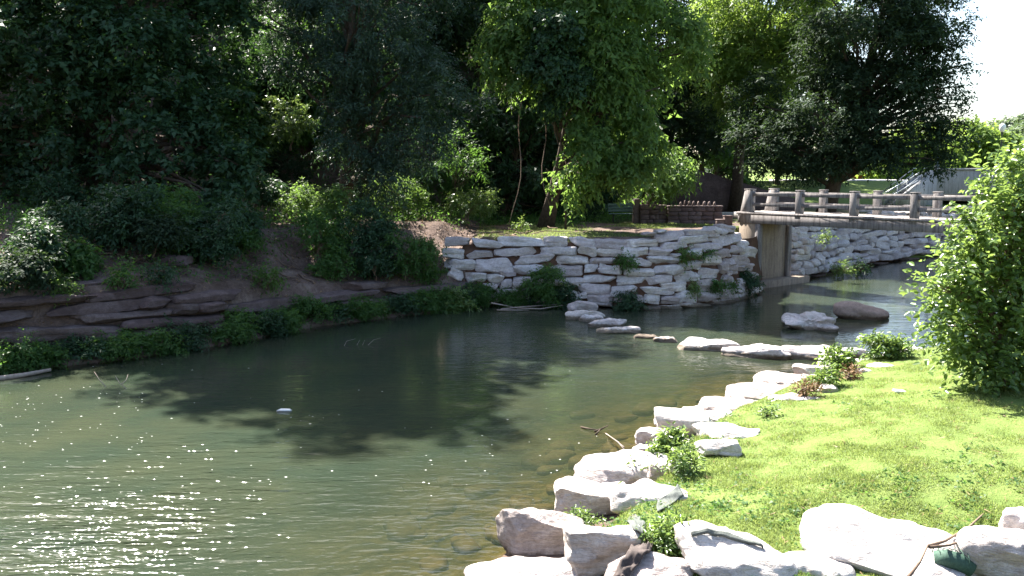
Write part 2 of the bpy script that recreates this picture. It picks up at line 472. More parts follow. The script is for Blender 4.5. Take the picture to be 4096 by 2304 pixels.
# ------------------------------------------------------------------ rocks
_cs = {}
def cubesphere(n):
    if n in _cs: return _cs[n]
    t = np.linspace(-1, 1, n + 1)
    key = {}; V = []; Q = []
    def vid(pt):
        kk = tuple(np.round(pt, 6))
        if kk not in key: key[kk] = len(V); V.append(kk)
        return key[kk]
    for ax in range(3):
        for sg in (-1, 1):
            for i in range(n):
                for j in range(n):
                    c = []
                    for a, b in ((t[i], t[j]), (t[i + 1], t[j]), (t[i + 1], t[j + 1]), (t[i], t[j + 1])):
                        pt = [0, 0, 0]; pt[ax] = sg; pt[(ax + 1) % 3] = a; pt[(ax + 2) % 3] = b; c.append(vid(pt))
                    Q.append(c if sg > 0 else c[::-1])
    _cs[n] = (np.array(V, float), np.array(Q)); return _cs[n]
def rock_verts(dim, seed, n=7, sq=7., skew=.16, cuts=5, rough=.05, strata=.35, round_=0.):
    r = np.random.default_rng(seed)
    V, Q = cubesphere(n)
    p = np.tan(V * .7) / math.tan(.7)
    p = p / (np.sum(np.abs(p) ** sq, 1) ** (1 / sq))[:, None]
    # corner skew
    off = r.uniform(-skew, skew, (2, 2, 2, 3))
    w = (p + 1) / 2
    o = 0
    for a in (0, 1):
        for b in (0, 1):
            for c in (0, 1):
                ww = (w[:, 0] if a else 1 - w[:, 0]) * (w[:, 1] if b else 1 - w[:, 1]) * (w[:, 2] if c else 1 - w[:, 2])
                o = o + ww[:, None] * off[a, b, c]
    p = p + o
    for _ in range(cuts):
        nn = r.normal(size=3); nn[2] *= .8; nn /= np.linalg.norm(nn)
        d = np.abs(nn).sum() * r.uniform(.52, .8)
        ex = np.maximum(p @ nn - d, 0)
        p = p - ex[:, None] * nn * .92
    dim = np.asarray(dim, float); q = p * dim / 2
    m = float(np.cbrt(np.prod(dim)))
    s = r.uniform(-50, 50, 3)
    nrm = p / (np.linalg.norm(p, axis=1)[:, None] + 1e-9)
    amp = m * rough
    q = q + nrm * (amp * fbm(q / m * 2.2 + s, seed % 97, 4))[:, None]
    # layered faces: in and out with height
    lay = vnoise(np.c_[q[:, 0] * .8, q[:, 1] * .8, q[:, 2] * 3.2] / m * 1.6 + s, 5)
    side = 1 - np.abs(nrm[:, 2])
    q = q + (nrm * np.array((1, 1, 0))) * (amp * 1.4 * strata * side * np.sign(lay) * np.abs(lay) ** .6)[:, None]
    return q, Q
def rock_mesh(name, mat, dim, seed, sharp=22, **kw):
    q, Q = rock_verts(dim, seed, **kw)
    q = (q - (q.max(0) + q.min(0)) / 2) * (np.asarray(dim) / np.ptp(q, axis=0))
    me = mesh_np(name, q, Q, mat, smoothing=True)
    me.set_sharp_from_angle(angle=math.radians(sharp))
    return me
SEED = [100]
def nseed(): SEED[0] += 7; return SEED[0]

def boulder_px(box, z0, label, mat='lime_near', name='boulder', cat='boulder', group=None, n=18, depth=.62, grow=1.10, lean=0., tilt=0., sink=.12, rz=None, **kw):
    kw = {**dict(skew=.26, cuts=11, sq=3.4, rough=.085, strata=.5), **kw}
    """box in the 2576-wide picture frame; z0 = height of what it stands on"""
    x0, y0, x1, y1 = [q / 2.5156 for q in box]
    uc = (x0 + x1) / 2
    b = PZ(uc, y1, z0); D = float(np.hypot(b[1] * CP + (CZ - b[2]) * SP, 0)); dep = math.atan2(CZ - z0, math.hypot(b[0], b[1]))
    w = (x1 - x0) * D / F; hp = (y1 - y0) * D / F
    d = w * depth; h = (hp - d * math.sin(dep)) / math.cos(dep)
    if h < .28 * hp: d = .6 * hp / math.sin(dep); h = (hp - d * math.sin(dep)) / math.cos(dep)
    d = max(d, .25); h = max(h, .12)
    hd = np.array((b[0], b[1])) / math.hypot(b[0], b[1])
    seed = nseed()
    full = h * (1 + sink) + sink * .5
    me = rock_mesh(name, M[mat], (w * grow, d * 1.12, full * (grow - .03)), seed, n=n, **kw)
    o = put(name, me, None, (b[0] + hd[0] * d / 2, b[1] + hd[1] * d / 2, z0 + h - full / 2))
    o.rotation_euler = (lean, tilt, rz if rz is not None else -math.atan2(b[0], b[1]))
    return tag(o, label, cat, group)

GB = 'pale limestone boulders edging the lawn'
near_rocks = [
    ((1200, 1398, 1535, 1475), .1, 'huge white slab boulder cut off by the bottom edge beside the water', dict(n=26, lean=.38, grow=1.24)),
    ((1272, 1276, 1445, 1412), .05, 'tall rounded white boulder rising straight out of the water', dict(n=26, lean=.25, grow=1.35, cuts=5, skew=.14, sq=3)),
    ((1437, 1303, 1608, 1425), .35, 'white boulder with brown layered underside beside the dark cloth', dict(n=26, lean=.2, cuts=7, grow=1.35)),
    ((1416, 1208, 1568, 1302), .1, 'blocky white boulder with broken brown patch facing the lawn', dict(n=26)),
    ((1555, 1212, 1705, 1285), .4, 'low white slab with grey netting over its lawn end', dict(n=20)),
    ((1474, 1138, 1674, 1224), .15, 'long brown-faced boulder with weeds hanging over its front', dict(n=26)),
    ((1540, 1392, 1725, 1475), .5, 'smooth white boulder under the end of the dark cloth', dict(n=24, lean=.38, grow=1.24, sq=4)),
    ((1710, 1338, 1972, 1470), .5, 'sloping white boulder with grey netting along its top edge', dict(n=28, lean=.38, grow=1.24, tilt=.12)),
    ((1958, 1388, 2120, 1475), .45, 'white boulder wedged between two larger ones at the lawn corner', dict(n=22)),
    ((2043, 1297, 2425, 1490), .45, 'biggest white boulder with grey shaded face at the lawn corner', dict(n=30, lean=.38, grow=1.24, tilt=.1)),
    ((2418, 1315, 2590, 1490), .5, 'white pitted boulder next to the green netting roll', dict(n=26, lean=.38, grow=1.24)),
    ((2528, 1282, 2620, 1372), .9, 'small rounded white boulder behind the pitted one at the frame edge', dict(n=18, sq=4)),
    ((1663, 1033, 1778, 1092), .2, 'squared white boulder with grey front standing on a lower one', dict(n=22)),
    ((1608, 1078, 1678, 1122), .1, 'small round white boulder at the water below the squared one', dict(n=18, sq=4)),
    ((1600, 1118, 1662, 1146), .1, 'little white boulder above the brown-faced one by the water', dict(n=16)),
    ((1779, 1003, 1930, 1046), .3, 'long white slab boulder with a brown edge facing the lawn', dict(n=22)),
    ((1761, 1067, 1890, 1107), .55, 'rounded white boulder half sunk in the lawn above the tall weeds', dict(n=20, sq=4)),
    ((1768, 1037, 1845, 1071), .3, 'white boulder squeezed between the squared and the long slab ones', dict(n=16)),
    ((1852, 968, 2006, 1008), .2, 'broad flat white slab at the water halfway along the lawn edge', dict(n=22)),
    ((1915, 938, 2032, 976), .2, 'white slab stepping up behind the broad flat one', dict(n=20)),
    ((2008, 916, 2090, 948), .15, 'white slab at the water beside the leafy round weed', dict(n=18)),
    ((1762, 1105, 1850, 1135), .7, 'flat white stone lying in the grass beside the tall weeds', dict(n=16)),
    ((2140, 902, 2230, 929), .3, 'flat white stone in front of the weeds at the dam end', dict(n=16)),
    ((2190, 915, 2248, 935), .5, 'thin white stone at the far lawn edge under the big shrub', dict(n=14)),
    ((1950, 998, 2056, 1017), .5, 'thin white stone flush with the grass behind the dry weeds', dict(n=14)),
    ((2062, 973, 2101, 990), .6, 'small white stone in the grass past the dry weeds', dict(n=12)),
    ((1689, 1168, 1731, 1187), .6, 'small white stone hidden in the base of the tall weeds', dict(n=12)),
    ((2154, 932, 2192, 948), .5, 'small pale stone half buried by the far weeds', dict(n=12)),
    ((2238, 874, 2326, 916), .15, 'white boulder at the waterline behind the far weeds', dict(n=18)),
    ((1655, 1098, 1735, 1130), .15, 'pale boulder hidden behind the tall leafy weed clump', dict(n=16)),
    ((1724, 1020, 1792, 1048), .12, 'low white boulder at the water left of the long slab', dict(n=16)),
    ((1838, 1012, 1925, 1040), .35, 'pale flat boulder between the long slab and the turf', dict(n=16)),
    ((1885, 986, 1960, 1012), .3, 'pale stone behind the broad flat slab', dict(n=16)),
    ((1985, 950, 2062, 982), .3, 'pale stone beneath the loose grey-green weed', dict(n=16)),
    ((2070, 900, 2145, 930), .15, 'white stone between the leafy round weed and the water', dict(n=16)),
    ((1545, 1186, 1640, 1226), .1, 'pale stone filling the water side below the brown-faced boulder', dict(n=16)),
    ((1640, 1160, 1710, 1200), .45, 'pale stone between the brown-faced boulder and the turf', dict(n=16)),
]
for bx, z0, lab, kw in near_rocks: boulder_px(bx, z0, lab, group=GB, **{**dict(grow=1.36, lean=.2), **kw})
GD = 'flat stones of the low dam across the creek'
dam = [((1713, 850, 1848, 888), 'pale broken dam stone first in the sunlight from the wall'),
       ((1834, 863, 1971, 906), 'thick pale dam stone with a dark hollow underside'),
       ((1964, 867, 2104, 910), 'pale dam stone next to the lawn edge with dark wet side'),
       ((2106, 876, 2168, 904), 'small pale dam stone joining the lawn bank'),
       ((1648, 847, 1698, 866), 'small wet dark dam stone barely above the water'),
       ((1434, 758, 1496, 792), 'uppermost pale dam stone resting against the stacked wall'),
       ((1432, 780, 1512, 808), 'second pale dam stone down from the stacked wall'),
       ((1463, 792, 1516, 814), 'narrow dam stone wedged under the second one'),
       ((1489, 801, 1566, 828), 'grey dam stone in the shade between wall and sunlight'),
       ((1511, 820, 1600, 843), 'last shaded dam stone lying low in the water'),
       ((1600, 842, 1655, 856), 'nearly drowned dam stone in the middle of the creek')]
for bx, lab in dam: boulder_px(bx, -.05, lab, 'lime', 'dam_stone', 'stone', GD, n=18, depth=.45, grow=1.28, rough=.10, sq=4)
boulder_px((1972, 778, 2100, 836), -.05, 'pale pocked boulder with a hollow side standing in the creek', 'lime', n=28, rough=.2, sq=4, cuts=7, strata=.9)
boulder_px((2102, 758, 2226, 808), -.05, 'smooth pinkish brown boulder standing in the sunlit creek', 'pink', n=24, rough=.05, sq=3, tilt=.18, cuts=4)
boulder_px((338, 862, 412, 893), 0., 'grey wedge boulder at the foot of the weedy bank', 'lime', n=18, tilt=.15)
boulder_px((1128, 1316, 1256, 1372), -.55, 'brown algae-covered rock under the shallow water', 'drystone', 'submerged_rock', 'rock', n=20, rough=.09, sq=3.5)
for j, (bx, lab) in enumerate([((2270, 515, 2322, 533), 'limestone block seen between the rails in front of the road bridge'),
                               ((2205, 518, 2262, 534), 'low limestone block left of the other one behind the footbridge'),
                               ((2150, 520, 2195, 533), 'small limestone block behind the middle of the footbridge')]):
    boulder_px(bx, 2.55, lab, 'lime', 'limestone_block', 'stone', 'limestone blocks behind the footbridge', n=10)

# ---- stacked limestone wall beside the footbridge
def wall_pt(u, v):
    d = ray(u, v); yb = 32.4
    for _ in range(12):
        t = yb / d[1]; x, z = d[0] * t, CZ + d[2] * t
        base = np.interp(x, WF[9:17, 0], WF[9:17, 1])
        yb = .5 * yb + .5 * (base + .12 + .30 * max(z, 0))
    t = yb / d[1]
    return np.array((d[0] * t, yb, CZ + d[2] * t)), t
wall_root = thing('stacked_stone_wall', 'dry stacked wall of big pale limestone blocks beside the footbridge', 'stone wall', (4.0, 32.6, 0))
c1 = [(100,250,470,240,125),(490,235,950,310,112),(885,235,1540,255,135),(1545,245,1890,240,150),(1895,230,2290,280,130),(75,410,400,415,140),(425,435,815,430,122),(830,400,1480,375,132),(1500,385,2025,375,127),(2030,365,2320,385,135),
(100,570,545,575,150),(550,590,1110,580,195),(1080,530,1685,460,128),(1690,510,2175,505,122),(150,650,375,760,135),(400,755,705,765,135),(695,780,970,770,132),(910,700,1140,720,78),(1095,650,1550,640,132),(1550,655,2110,665,158),(2115,635,2325,630,124),
(655,895,870,895,98),(895,860,1095,850,132),(1100,830,1560,790,130),(1560,830,2155,830,124),(680,1010,950,1090,145),(855,985,1180,985,114),(1080,915,1190,915,68),(1190,930,1700,950,120),(2030,930,2515,950,158),(910,1160,1400,1175,70),(1940,1065,2170,1010,95),(2160,1080,2540,1110,132),(1700,1000,2020,1010,122),(1070,1065,1400,1075,100),(1400,1085,1900,1095,112)]
c2 = [(-115,345,395,365,132),(-95,465,345,480,112),(-170,592,215,598,104),(-25,712,325,725,120),(-245,850,235,862,118),
(360,350,840,325,115),(800,290,1210,205,125),(870,395,1240,350,120),(1130,305,1550,275,130),(1270,195,1720,195,110),(1600,130,1880,190,92),(1755,110,1990,160,105),(1550,320,2050,250,145),(620,205,800,200,48),(840,170,960,160,42),
(320,470,700,465,130),(710,450,1040,470,132),(1000,515,1160,505,55),(1220,470,1530,470,120),(1380,405,1700,385,130),(1580,490,1830,470,112),(1830,450,2040,420,132),(1980,345,2130,350,105),(2040,480,2290,490,225),
(360,600,765,620,132),(690,580,1155,580,112),(1480,610,1770,580,165),(1780,630,1930,640,150),(1930,585,2090,590,145),(2000,690,2200,680,118),(325,755,785,760,118),(760,740,1180,710,132),(1170,695,1510,620,122),(1700,690,1820,690,170),(1810,735,2000,710,135),
(225,870,675,880,152),(670,885,1040,850,132),(1050,835,1435,800,142),(1390,775,1720,780,152),(1760,880,1945,840,170),(160,1035,590,1010,132),(590,1020,1070,1025,108),(865,965,1260,960,132),(1410,960,1690,960,195),(1960,985,2130,990,115),
(620,1145,880,1140,152),(885,1160,1150,1165,114),(1100,1110,1410,1110,172),(1420,1130,1715,1110,134),(1720,1085,1960,1050,152),(1960,1110,2240,1100,132),(-100,1130,200,1140,112),(200,1130,620,1150,122),
(380,1290,860,1280,92),(860,1285,1180,1275,100),(1130,1245,1600,1240,84),(1580,1200,2020,1190,104),(2190,1000,2290,1010,125),(2000,890,2110,900,105),(2100,800,2230,800,110),(1850,1000,1970,990,95)]
sw = [((1750 + a / 3.623) / 4, (900 + b / 3.623) / 4, (1750 + c / 3.623) / 4, (900 + d / 3.623) / 4, e / 3.623 / 4) for a, b, c, d, e in c1]
sw += [((2400 + a / 3.623) / 4, (880 + b / 3.623) / 4, (2400 + c / 3.623) / 4, (880 + d / 3.623) / 4, e / 3.623 / 4) for a, b, c, d, e in c2]
R = np.random.default_rng(5)
for (ua, va, ub, vb, hp) in sw:
    A, t = wall_pt(ua, va); B, _ = wall_pt(ub, vb)
    ax = B - A; Lw = np.linalg.norm(ax); ax /= Lw
    up = np.array((0, 0, 1.)) - ax[2] * ax; up /= np.linalg.norm(up)
    back = np.cross(up, ax)
    h = hp * t / F * 1.03; dpt = R.uniform(.6, .8)
    me = rock_mesh('stone', M['lime'], (Lw * 1.07, dpt, h * 1.12), nseed(), n=10, sq=10, skew=.2, cuts=8, rough=.06, strata=.7, sharp=16)
    o = put('stone', me, wall_root)
    c = (A + B) / 2 + back * (dpt * .5 - .22 + R.uniform(-.05, .09))
    mt = Matrix(((ax[0], back[0], up[0], c[0] - 4.0), (ax[1], back[1], up[1], c[1] - 32.6), (ax[2], back[2], up[2], c[2]), (0, 0, 0, 1)))
    o.matrix_local = mt
for _ in range(46):                                   # chocking stones in the joints
    A, t = wall_pt(R.uniform(448, 745), R.uniform(246, 300)); s_ = R.uniform(.2, .42)
    o = put('stone', rock_mesh('stone', M['lime'], (s_, s_ * .8, s_ * R.uniform(.4, .7)), nseed(), n=5, sq=5, skew=.3, cuts=6), wall_root)
    o.location = (A[0] - 4.0, A[1] - 32.6 + s_ * .4 + .02, A[2]); o.rotation_euler = (0, R.uniform(-.3, .3), R.uniform(-.4, .4))
# earth packed behind the stones
s = np.linspace(0, 1, 60); xs = -1.9 + s * 12.9
base = np.interp(xs, WF[9:17, 0], WF[9:17, 1])
V = []
for lvl, z in enumerate((-.5, .6, 1.4, 2.0, 2.4)):
    for x, b in zip(xs, base): V.append((x - 4.0, b + .20 + .30 * max(z, 0) + .06 * math.sin(x * 3 + z * 5) - 32.6, z if z < 2.3 else 2.3 + .05 * math.sin(x)))
q = [(l * 60 + j, l * 60 + j + 1, (l + 1) * 60 + j + 1, (l + 1) * 60 + j) for l in range(4) for j in range(59)]
put('earth_core', mesh_np('earth_core', np.array(V), np.array(q), M['earth'], smoothing=True), wall_root)

# ---- second stacked wall, upstream of the footbridge
def poly_at(line, s):
    seg = np.diff(line, axis=0); ln = np.hypot(*seg.T); cs = np.concatenate([[0], np.cumsum(ln)])
    s = min(max(s, 0), cs[-1] - 1e-4); i = int(np.searchsorted(cs, s, 'right') - 1)
    t = seg[i] / ln[i]; return line[i] + t * (s - cs[i]), t
w2line = np.array([(12.7, 41.0), (14.2, 41.9), (18.1, 46.2), (23.2, 51.3), (34, 60.3)])
root2 = thing('stacked_stone_wall', 'long stacked limestone wall seen under the footbridge along the upstream water', 'stone wall', (16, 44, 0))
for row in range(8):
    z = .12 + row * .33; s0 = R.uniform(-.4, .2) + (0 if row < 7 else .2)
    while s0 < 27:
        ln = R.uniform(.6, 1.9) if s0 > 4 else R.uniform(.45, 1.0)
        pt, t = poly_at(w2line, s0 + ln / 2)
        h = .33 * R.uniform(.85, 1.3); dp = R.uniform(.55, .8)
        back = np.array((-t[1], t[0]))
        me = rock_mesh('stone', M['lime'], (ln * 1.05, dp, h * 1.1), nseed(), n=6, sq=7, skew=.2, cuts=7, rough=.07)
        o = put('stone', me, root2)
        c = pt + back * (dp / 2 + .30 * z - .1 + R.uniform(-.1, .1))
        o.location = (c[0] - 16, c[1] - 44, z + h / 2 + R.uniform(-.05, .05))
        o.rotation_euler = (R.uniform(-.08, .08), R.uniform(-.10, .10), math.atan2(t[1], t[0]) + R.uniform(-.12, .12))
        s0 += ln * .97
V = []
for z in (-.5, 1, 2.55):
    for s0 in np.linspace(0, 26, 40):
        pt, t = poly_at(w2line, s0); back = np.array((-t[1], t[0])); c = pt + back * (.45 + .3 * max(z, 0)); V.append((c[0] - 16, c[1] - 44, z))
q = [(l * 40 + j, l * 40 + j + 1, (l + 1) * 40 + j + 1, (l + 1) * 40 + j) for l in range(2) for j in range(39)]
put('earth_core', mesh_np('earth_core', np.array(V), np.array(q), M['earth']), root2)

# ---- rock ledges in the left bank: pieces of the ground
for bandi, (off, zc, hh_) in enumerate([(.50, .14, .32), (.58, .44, .34), (.68, .74, .32), (.78, 1.03, .32), (.9, 1.32, .32), (1.1, 1.60, .3), (1.7, 1.82, .24)]):
    s0 = R.uniform(-.5, 0)
    line = WF[2:10]
    tot = np.hypot(*np.diff(line, axis=0).T).sum()
    while s0 < tot - .4:
        ln = R.uniform(.9, 3.6)
        pt, t = poly_at(line, s0 + ln / 2)
        back = np.array((-t[1], t[0])); frac = s0 / tot
        top_ = 1.15 + .75 * float(1 - smooth(-11.5, -5, pt[0]))
        if zc < top_ + .12 and not ((bandi >= 3 and frac > .6 and R.random() < .6) or (bandi == 6 and R.random() < .4) or R.random() < .04):
            me = rock_mesh('ledge_stone', M['ledge'], (ln * 1.02, R.uniform(.9, 1.3), hh_ * R.uniform(1.0, 1.35)), nseed(), n=10, sq=7, skew=.2, cuts=12, rough=.06, strata=.6)
            o = put('ledge_stone', me, gobj)
            c = pt + back * (off + .5 + R.uniform(-.16, .16))
            o.location = (c[0], c[1], zc + R.uniform(-.05, .05))
            o.rotation_euler = (R.uniform(-.08, .08), R.uniform(-.05, .05), math.atan2(t[1], t[0]) + R.uniform(-.12, .12))
        s0 += ln
for (u, v, w) in [(270, 318, 1.2), (300, 308, .9), (205, 300, 1.0), (60, 222, 1.6), (78, 226, 1.1), (40, 228, .9), (420, 292, 1.0), (340, 300, .7), (175, 262, 1.0), (105, 232, .8), (452, 288, 1.3), (395, 300, .8)]:
    c = G(u, v)
    o = put('ledge_stone', rock_mesh('ledge_stone', M['ledge'], (w, .8, .35), nseed(), n=8, rough=.06), gobj)
    o.location = (c[0], c[1], c[2] + .05); o.rotation_euler = (0, 0, R.uniform(-.5, .5))

# ------------------------------------------------------------------ footbridge
BR = thing('footbridge', 'weathered concrete footbridge with open rails over the creek', 'footbridge', (10.46, 39.0, 0), math.atan2(-.770, .635))
SPC, BW, NP = 2.44, 1.73, 7
END = SPC * (NP - 1) + .5
b = MB(); b.box((-.9, .02, 3.0), (END, BW - .02, 3.235)); b.build('deck', M['deck'], BR)
for side in (0, 1):
    y0 = -.16 if side == 0 else BW - .10
    b = MB(); b.box((-.55, y0, 2.78), (END, y0 + .26, 3.16), .02); b.box((-.6, y0 - .06, 3.163), (END, y0 + .32, 3.27), .02); b.build('girder', M['conc'], BR)
    for kx in range(NP):
        x = kx * SPC; b = MB(); yc = -.03 if side == 0 else BW + .03
        if kx == 0:
            b.prism([(-.52, 2.80), (.14, 2.80), (.14, 4.22), (-.20, 4.22)], yc - .15, yc + .15); b.prism([(-.22, 4.223), (.16, 4.223), (.16, 4.27), (-.22, 4.27)], yc - .17, yc + .17)
        else:
            b.box((x - .135, yc - .135, 3.05), (x + .135, yc + .135, 4.20), .01); b.box((x - .15, yc - .15, 4.2), (x + .15, yc + .15, 4.25), .008)
        b.build('post', M['conc'], BR)
        if kx < NP - 1:
            for (za, zb_) in ((3.97, 4.12), (3.53, 3.67)):
                b = MB(); b.box((x + .13, yc - .075, za), (x + SPC - .13, yc + .075, zb_), .008); b.build('rail', M['conc'], BR)
b = MB(); b.box((-.50, -.12, -.6), (.40, 2.38, 2.775), .03)
ab = b.build('abutment', M['conc_tan'], BR)
b = MB(); b.box((.36, -.16, -.5), (.60, .10, 2.772), .02); b.build('pilaster', M['conc'], ab)
b = MB(); b.box((.36, 2.15, -.5), (.56, 2.42, 2.772), .02); b.build('pilaster', M['conc'], ab)
b = MB(); b.box((.1, -.30, -.6), (1.0, 3.3, .30), .03); b.build('footing', M['conc_tan'], ab)
b = MB(); b.box((END - .2, -.2, -.3), (END + 1.5, 2.0, 2.775), .03); b.build('abutment', M['conc'], BR)

# stepped wall end left of the footbridge
st = thing('stepped_wall', 'low brown stepped wall end beside the first footbridge post', 'wall', (9.9, 40.4, 2.4))
for j in range(2):
    b = MB(); a0 = -.62 + j * .36; b.box((a0, -.15, -.2), (a0 + .355, .2, .42 + j * .17), .02); b.box((a0 - .02, -.18, .423 + j * .17), (a0 + .37, .23, .47 + j * .17), .01); b.build('step_block', M['masonry'], st)

# ------------------------------------------------------------------ bench
c = G(623, 222.5)
be = thing('park_bench', 'green slatted park bench in the shade behind the stacked wall', 'bench', c, .12)
for j in range(3):
    b = MB(); b.box((-.72, .22 + j * .03, .52 + j * .145), (.72, .255 + j * .03, .645 + j * .145), .008); b.build('back_slat', M['bench'], be)
for j in range(3):
    b = MB(); b.box((-.72, -.22 + j * .14, .42), (.72, -.10 + j * .14, .455), .008); b.build('seat_slat', M['bench'], be)
for sx in (-.5, .5):
    b = MB(); b.box((sx - .03, -.03, 0), (sx + .03, .03, .42), .005); b.box((sx - .03, -.22, .36), (sx + .03, .24, .415), .005); b.tube([(sx, .22, .38), (sx, .33, .92)], .025); b.build('leg', M['iron'], be)

# ------------------------------------------------------------------ crenellated wall
cw = thing('crenellated_wall', 'dim stone wall topped with upright pointed stones behind the bench', 'stone wall', (PY(680, 223, 43.5)[0], 43.5, 2.45))
x0 = PY(640, 223, 43.5)[0] - cw.location.x; x1 = PY(722, 223, 43.5)[0] - cw.location.x
def block_course(root, xa, xb, yoff, ztop, dep=.4, rows=4):
    for r_ in range(rows):
        z = ztop / rows * r_; x = xa
        while x < xb - .05:
            ln = min(R.uniform(.3, .65), xb - x)
            if xb - x - ln < .15: ln = xb - x
            b = MB(); o_ = R.uniform(-.015, .015)
            b.box((x + .006, yoff + o_, z + .006), (x + ln - .006, yoff + dep, z + ztop / rows - .006), .02)
            b.build('stone', M['masonry'], root); x += ln
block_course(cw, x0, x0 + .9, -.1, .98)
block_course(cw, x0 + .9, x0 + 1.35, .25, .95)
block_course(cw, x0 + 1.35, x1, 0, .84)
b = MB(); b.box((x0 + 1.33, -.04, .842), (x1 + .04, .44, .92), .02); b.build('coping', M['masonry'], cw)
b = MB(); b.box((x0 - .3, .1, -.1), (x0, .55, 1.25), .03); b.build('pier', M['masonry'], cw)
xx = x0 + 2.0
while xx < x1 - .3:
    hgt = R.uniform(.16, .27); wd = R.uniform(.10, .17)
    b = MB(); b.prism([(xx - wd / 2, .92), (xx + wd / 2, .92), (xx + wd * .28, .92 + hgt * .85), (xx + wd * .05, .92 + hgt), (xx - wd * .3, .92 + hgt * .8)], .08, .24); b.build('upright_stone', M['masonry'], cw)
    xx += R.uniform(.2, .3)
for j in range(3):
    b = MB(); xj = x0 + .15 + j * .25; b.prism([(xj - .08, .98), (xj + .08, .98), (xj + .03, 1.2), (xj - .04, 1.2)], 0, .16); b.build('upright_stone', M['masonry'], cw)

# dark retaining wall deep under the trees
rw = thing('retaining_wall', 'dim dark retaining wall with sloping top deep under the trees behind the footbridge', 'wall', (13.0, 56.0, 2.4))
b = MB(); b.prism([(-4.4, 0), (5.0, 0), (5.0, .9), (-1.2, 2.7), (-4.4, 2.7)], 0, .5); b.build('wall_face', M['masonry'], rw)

# ------------------------------------------------------------------ road bridge, stairs, lamps on the far right
RY = 62.0
def rx(u): return PY(u, 172, RY)[0]
rb = thing('road_bridge', 'grey concrete road bridge with tall parapet and dark opening behind the footbridge', 'bridge', (rx(937), RY, 0))
X0 = rb.location.x
b = MB(); b.box((0, 0, 3.42), (16, .45, 5.12), .03); b.build('parapet', M['conc_pale'], rb)
b = MB(); b.box((-.02, -.12, 5.123), (16, .5, 5.26), .03); b.build('coping', M['conc_pale'], rb)
for xq in (3.2, 6.6, 10): 
    b = MB(); b.box((xq, -.1, 3.45), (xq + .3, 0.002, 5.12), .02); b.build('pilaster', M['conc_pale'], rb)
b = MB(); b.box((0.3, .6, 3.0), (16, 11, 3.6), .02); b.build('deck_slab', M['conc'], rb)
b = MB(); b.box((-.2, .1, 0), (.5, 11, 3.4), .02); b.build('abutment', M['conc'], rb)
b = MB(); b.prism([(rx(903) - X0, 2.2), (-.003, 2.2), (-.003, 5.12), (rx(933) - X0, 5.12), (rx(903) - X0, 4.2)], -.05, .4); b.build('wing_wall', M['conc_pale'], rb)
b = MB(); b.box((.5, 9, 0), (16, 11, 3.0), .02); b.build('back_wall', M['masonry'], rb)
# stairs up to the road
sx0 = rx(884)
sr = thing('concrete_stairs', 'concrete stairs with metal handrails climbing to the road bridge', 'stairs', (sx0, 60.0, 2.7))
for j in range(9):
    b = MB(); b.box((j * .16, 0, 0), (j * .16 + 2.2 - j * .16, 1.3, .17 * (j + 1) - .004), .01) if False else b.box((j * .17, 0, .17 * j), (2.0, 1.3, .17 * (j + 1)), .008); b.build('step', M['conc_pale'], sr)
b = MB(); b.prism([(-.2, 0), (2.0, 0), (2.0, 1.75), (1.6, 1.75), (-.2, .25)], -.25, -.003); b.build('cheek_wall', M['conc_pale'], sr)
b = MB(); b.prism([(-.2, 0), (2.0, 0), (2.0, 1.75), (1.6, 1.75), (-.2, .25)], 1.303, 1.55); b.build('cheek_wall', M['conc_pale'], sr)
for yy in (-.12, 1.42):
    b = MB(); b.tube([(-.25, yy, .95), (1.8, yy, 2.55), (2.0, yy, 2.55)], .03); b.tube([(-.25, yy, .6), (1.8, yy, 2.2)], .025)
    for t in (-.2, .7, 1.7): b.tube([(t, yy, .2 + max(0, t) * .8), (t, yy, .98 + (t + .25) * .78)], .025)
    b.build('handrail', M['galv'], sr)
hr = thing('handrail', 'separate metal handrail on the grass slope left of the concrete stairs', 'railing', (rx(865), 58.5, 2.7))
b = MB(); b.tube([(0, 0, 0), (0, 0, .95), (2.4, .6, 2.2), (2.6, .6, 2.2)], .035); b.build('rail', M['galv'], hr)
b = MB(); b.tube([(.9, .22, 0.1), (.9, .22, 1.4)], .03); b.build('post', M['galv'], hr)
b = MB(); b.tube([(0.02, 0.01, .5), (2.4, .6, 1.75)], .03); b.build('rail', M['galv'], hr)

def lamp(x, y, z, label):
    t = thing('street_lamp', label, 'street lamp', (x, y, z), 0, 'acorn lamps along the road bridge')
    b = MB(); b.lathe([(.0, 0), (.20, 0), (.20, .12), (.13, .2), (.11, .5), (.06, .6), (.05, 2.35), (.09, 2.4), (.09, 2.48), (.0, 2.48)]); b.build('post', M['pole'], t, sm=True, sharp=40)
    b = MB(); b.lathe([(.0, 2.482), (.10, 2.482), (.17, 2.6), (.22, 2.78), (.19, 2.95), (.10, 3.04), (.0, 3.05)]); b.build('globe', M['globe'], t, sm=True)
    b = MB(); b.lathe([(.05, 3.04), (.05, 3.09), (.02, 3.12), (.012, 3.2), (0, 3.21)]); b.build('finial', M['pole'], t)
lamp(rx(938), RY + .2, 5.262, 'dark acorn lamp standing on the corner of the road bridge')
lamp(rx(1001), RY + .2, 5.262, 'acorn lamp with white globe showing above the big leafy shrub')
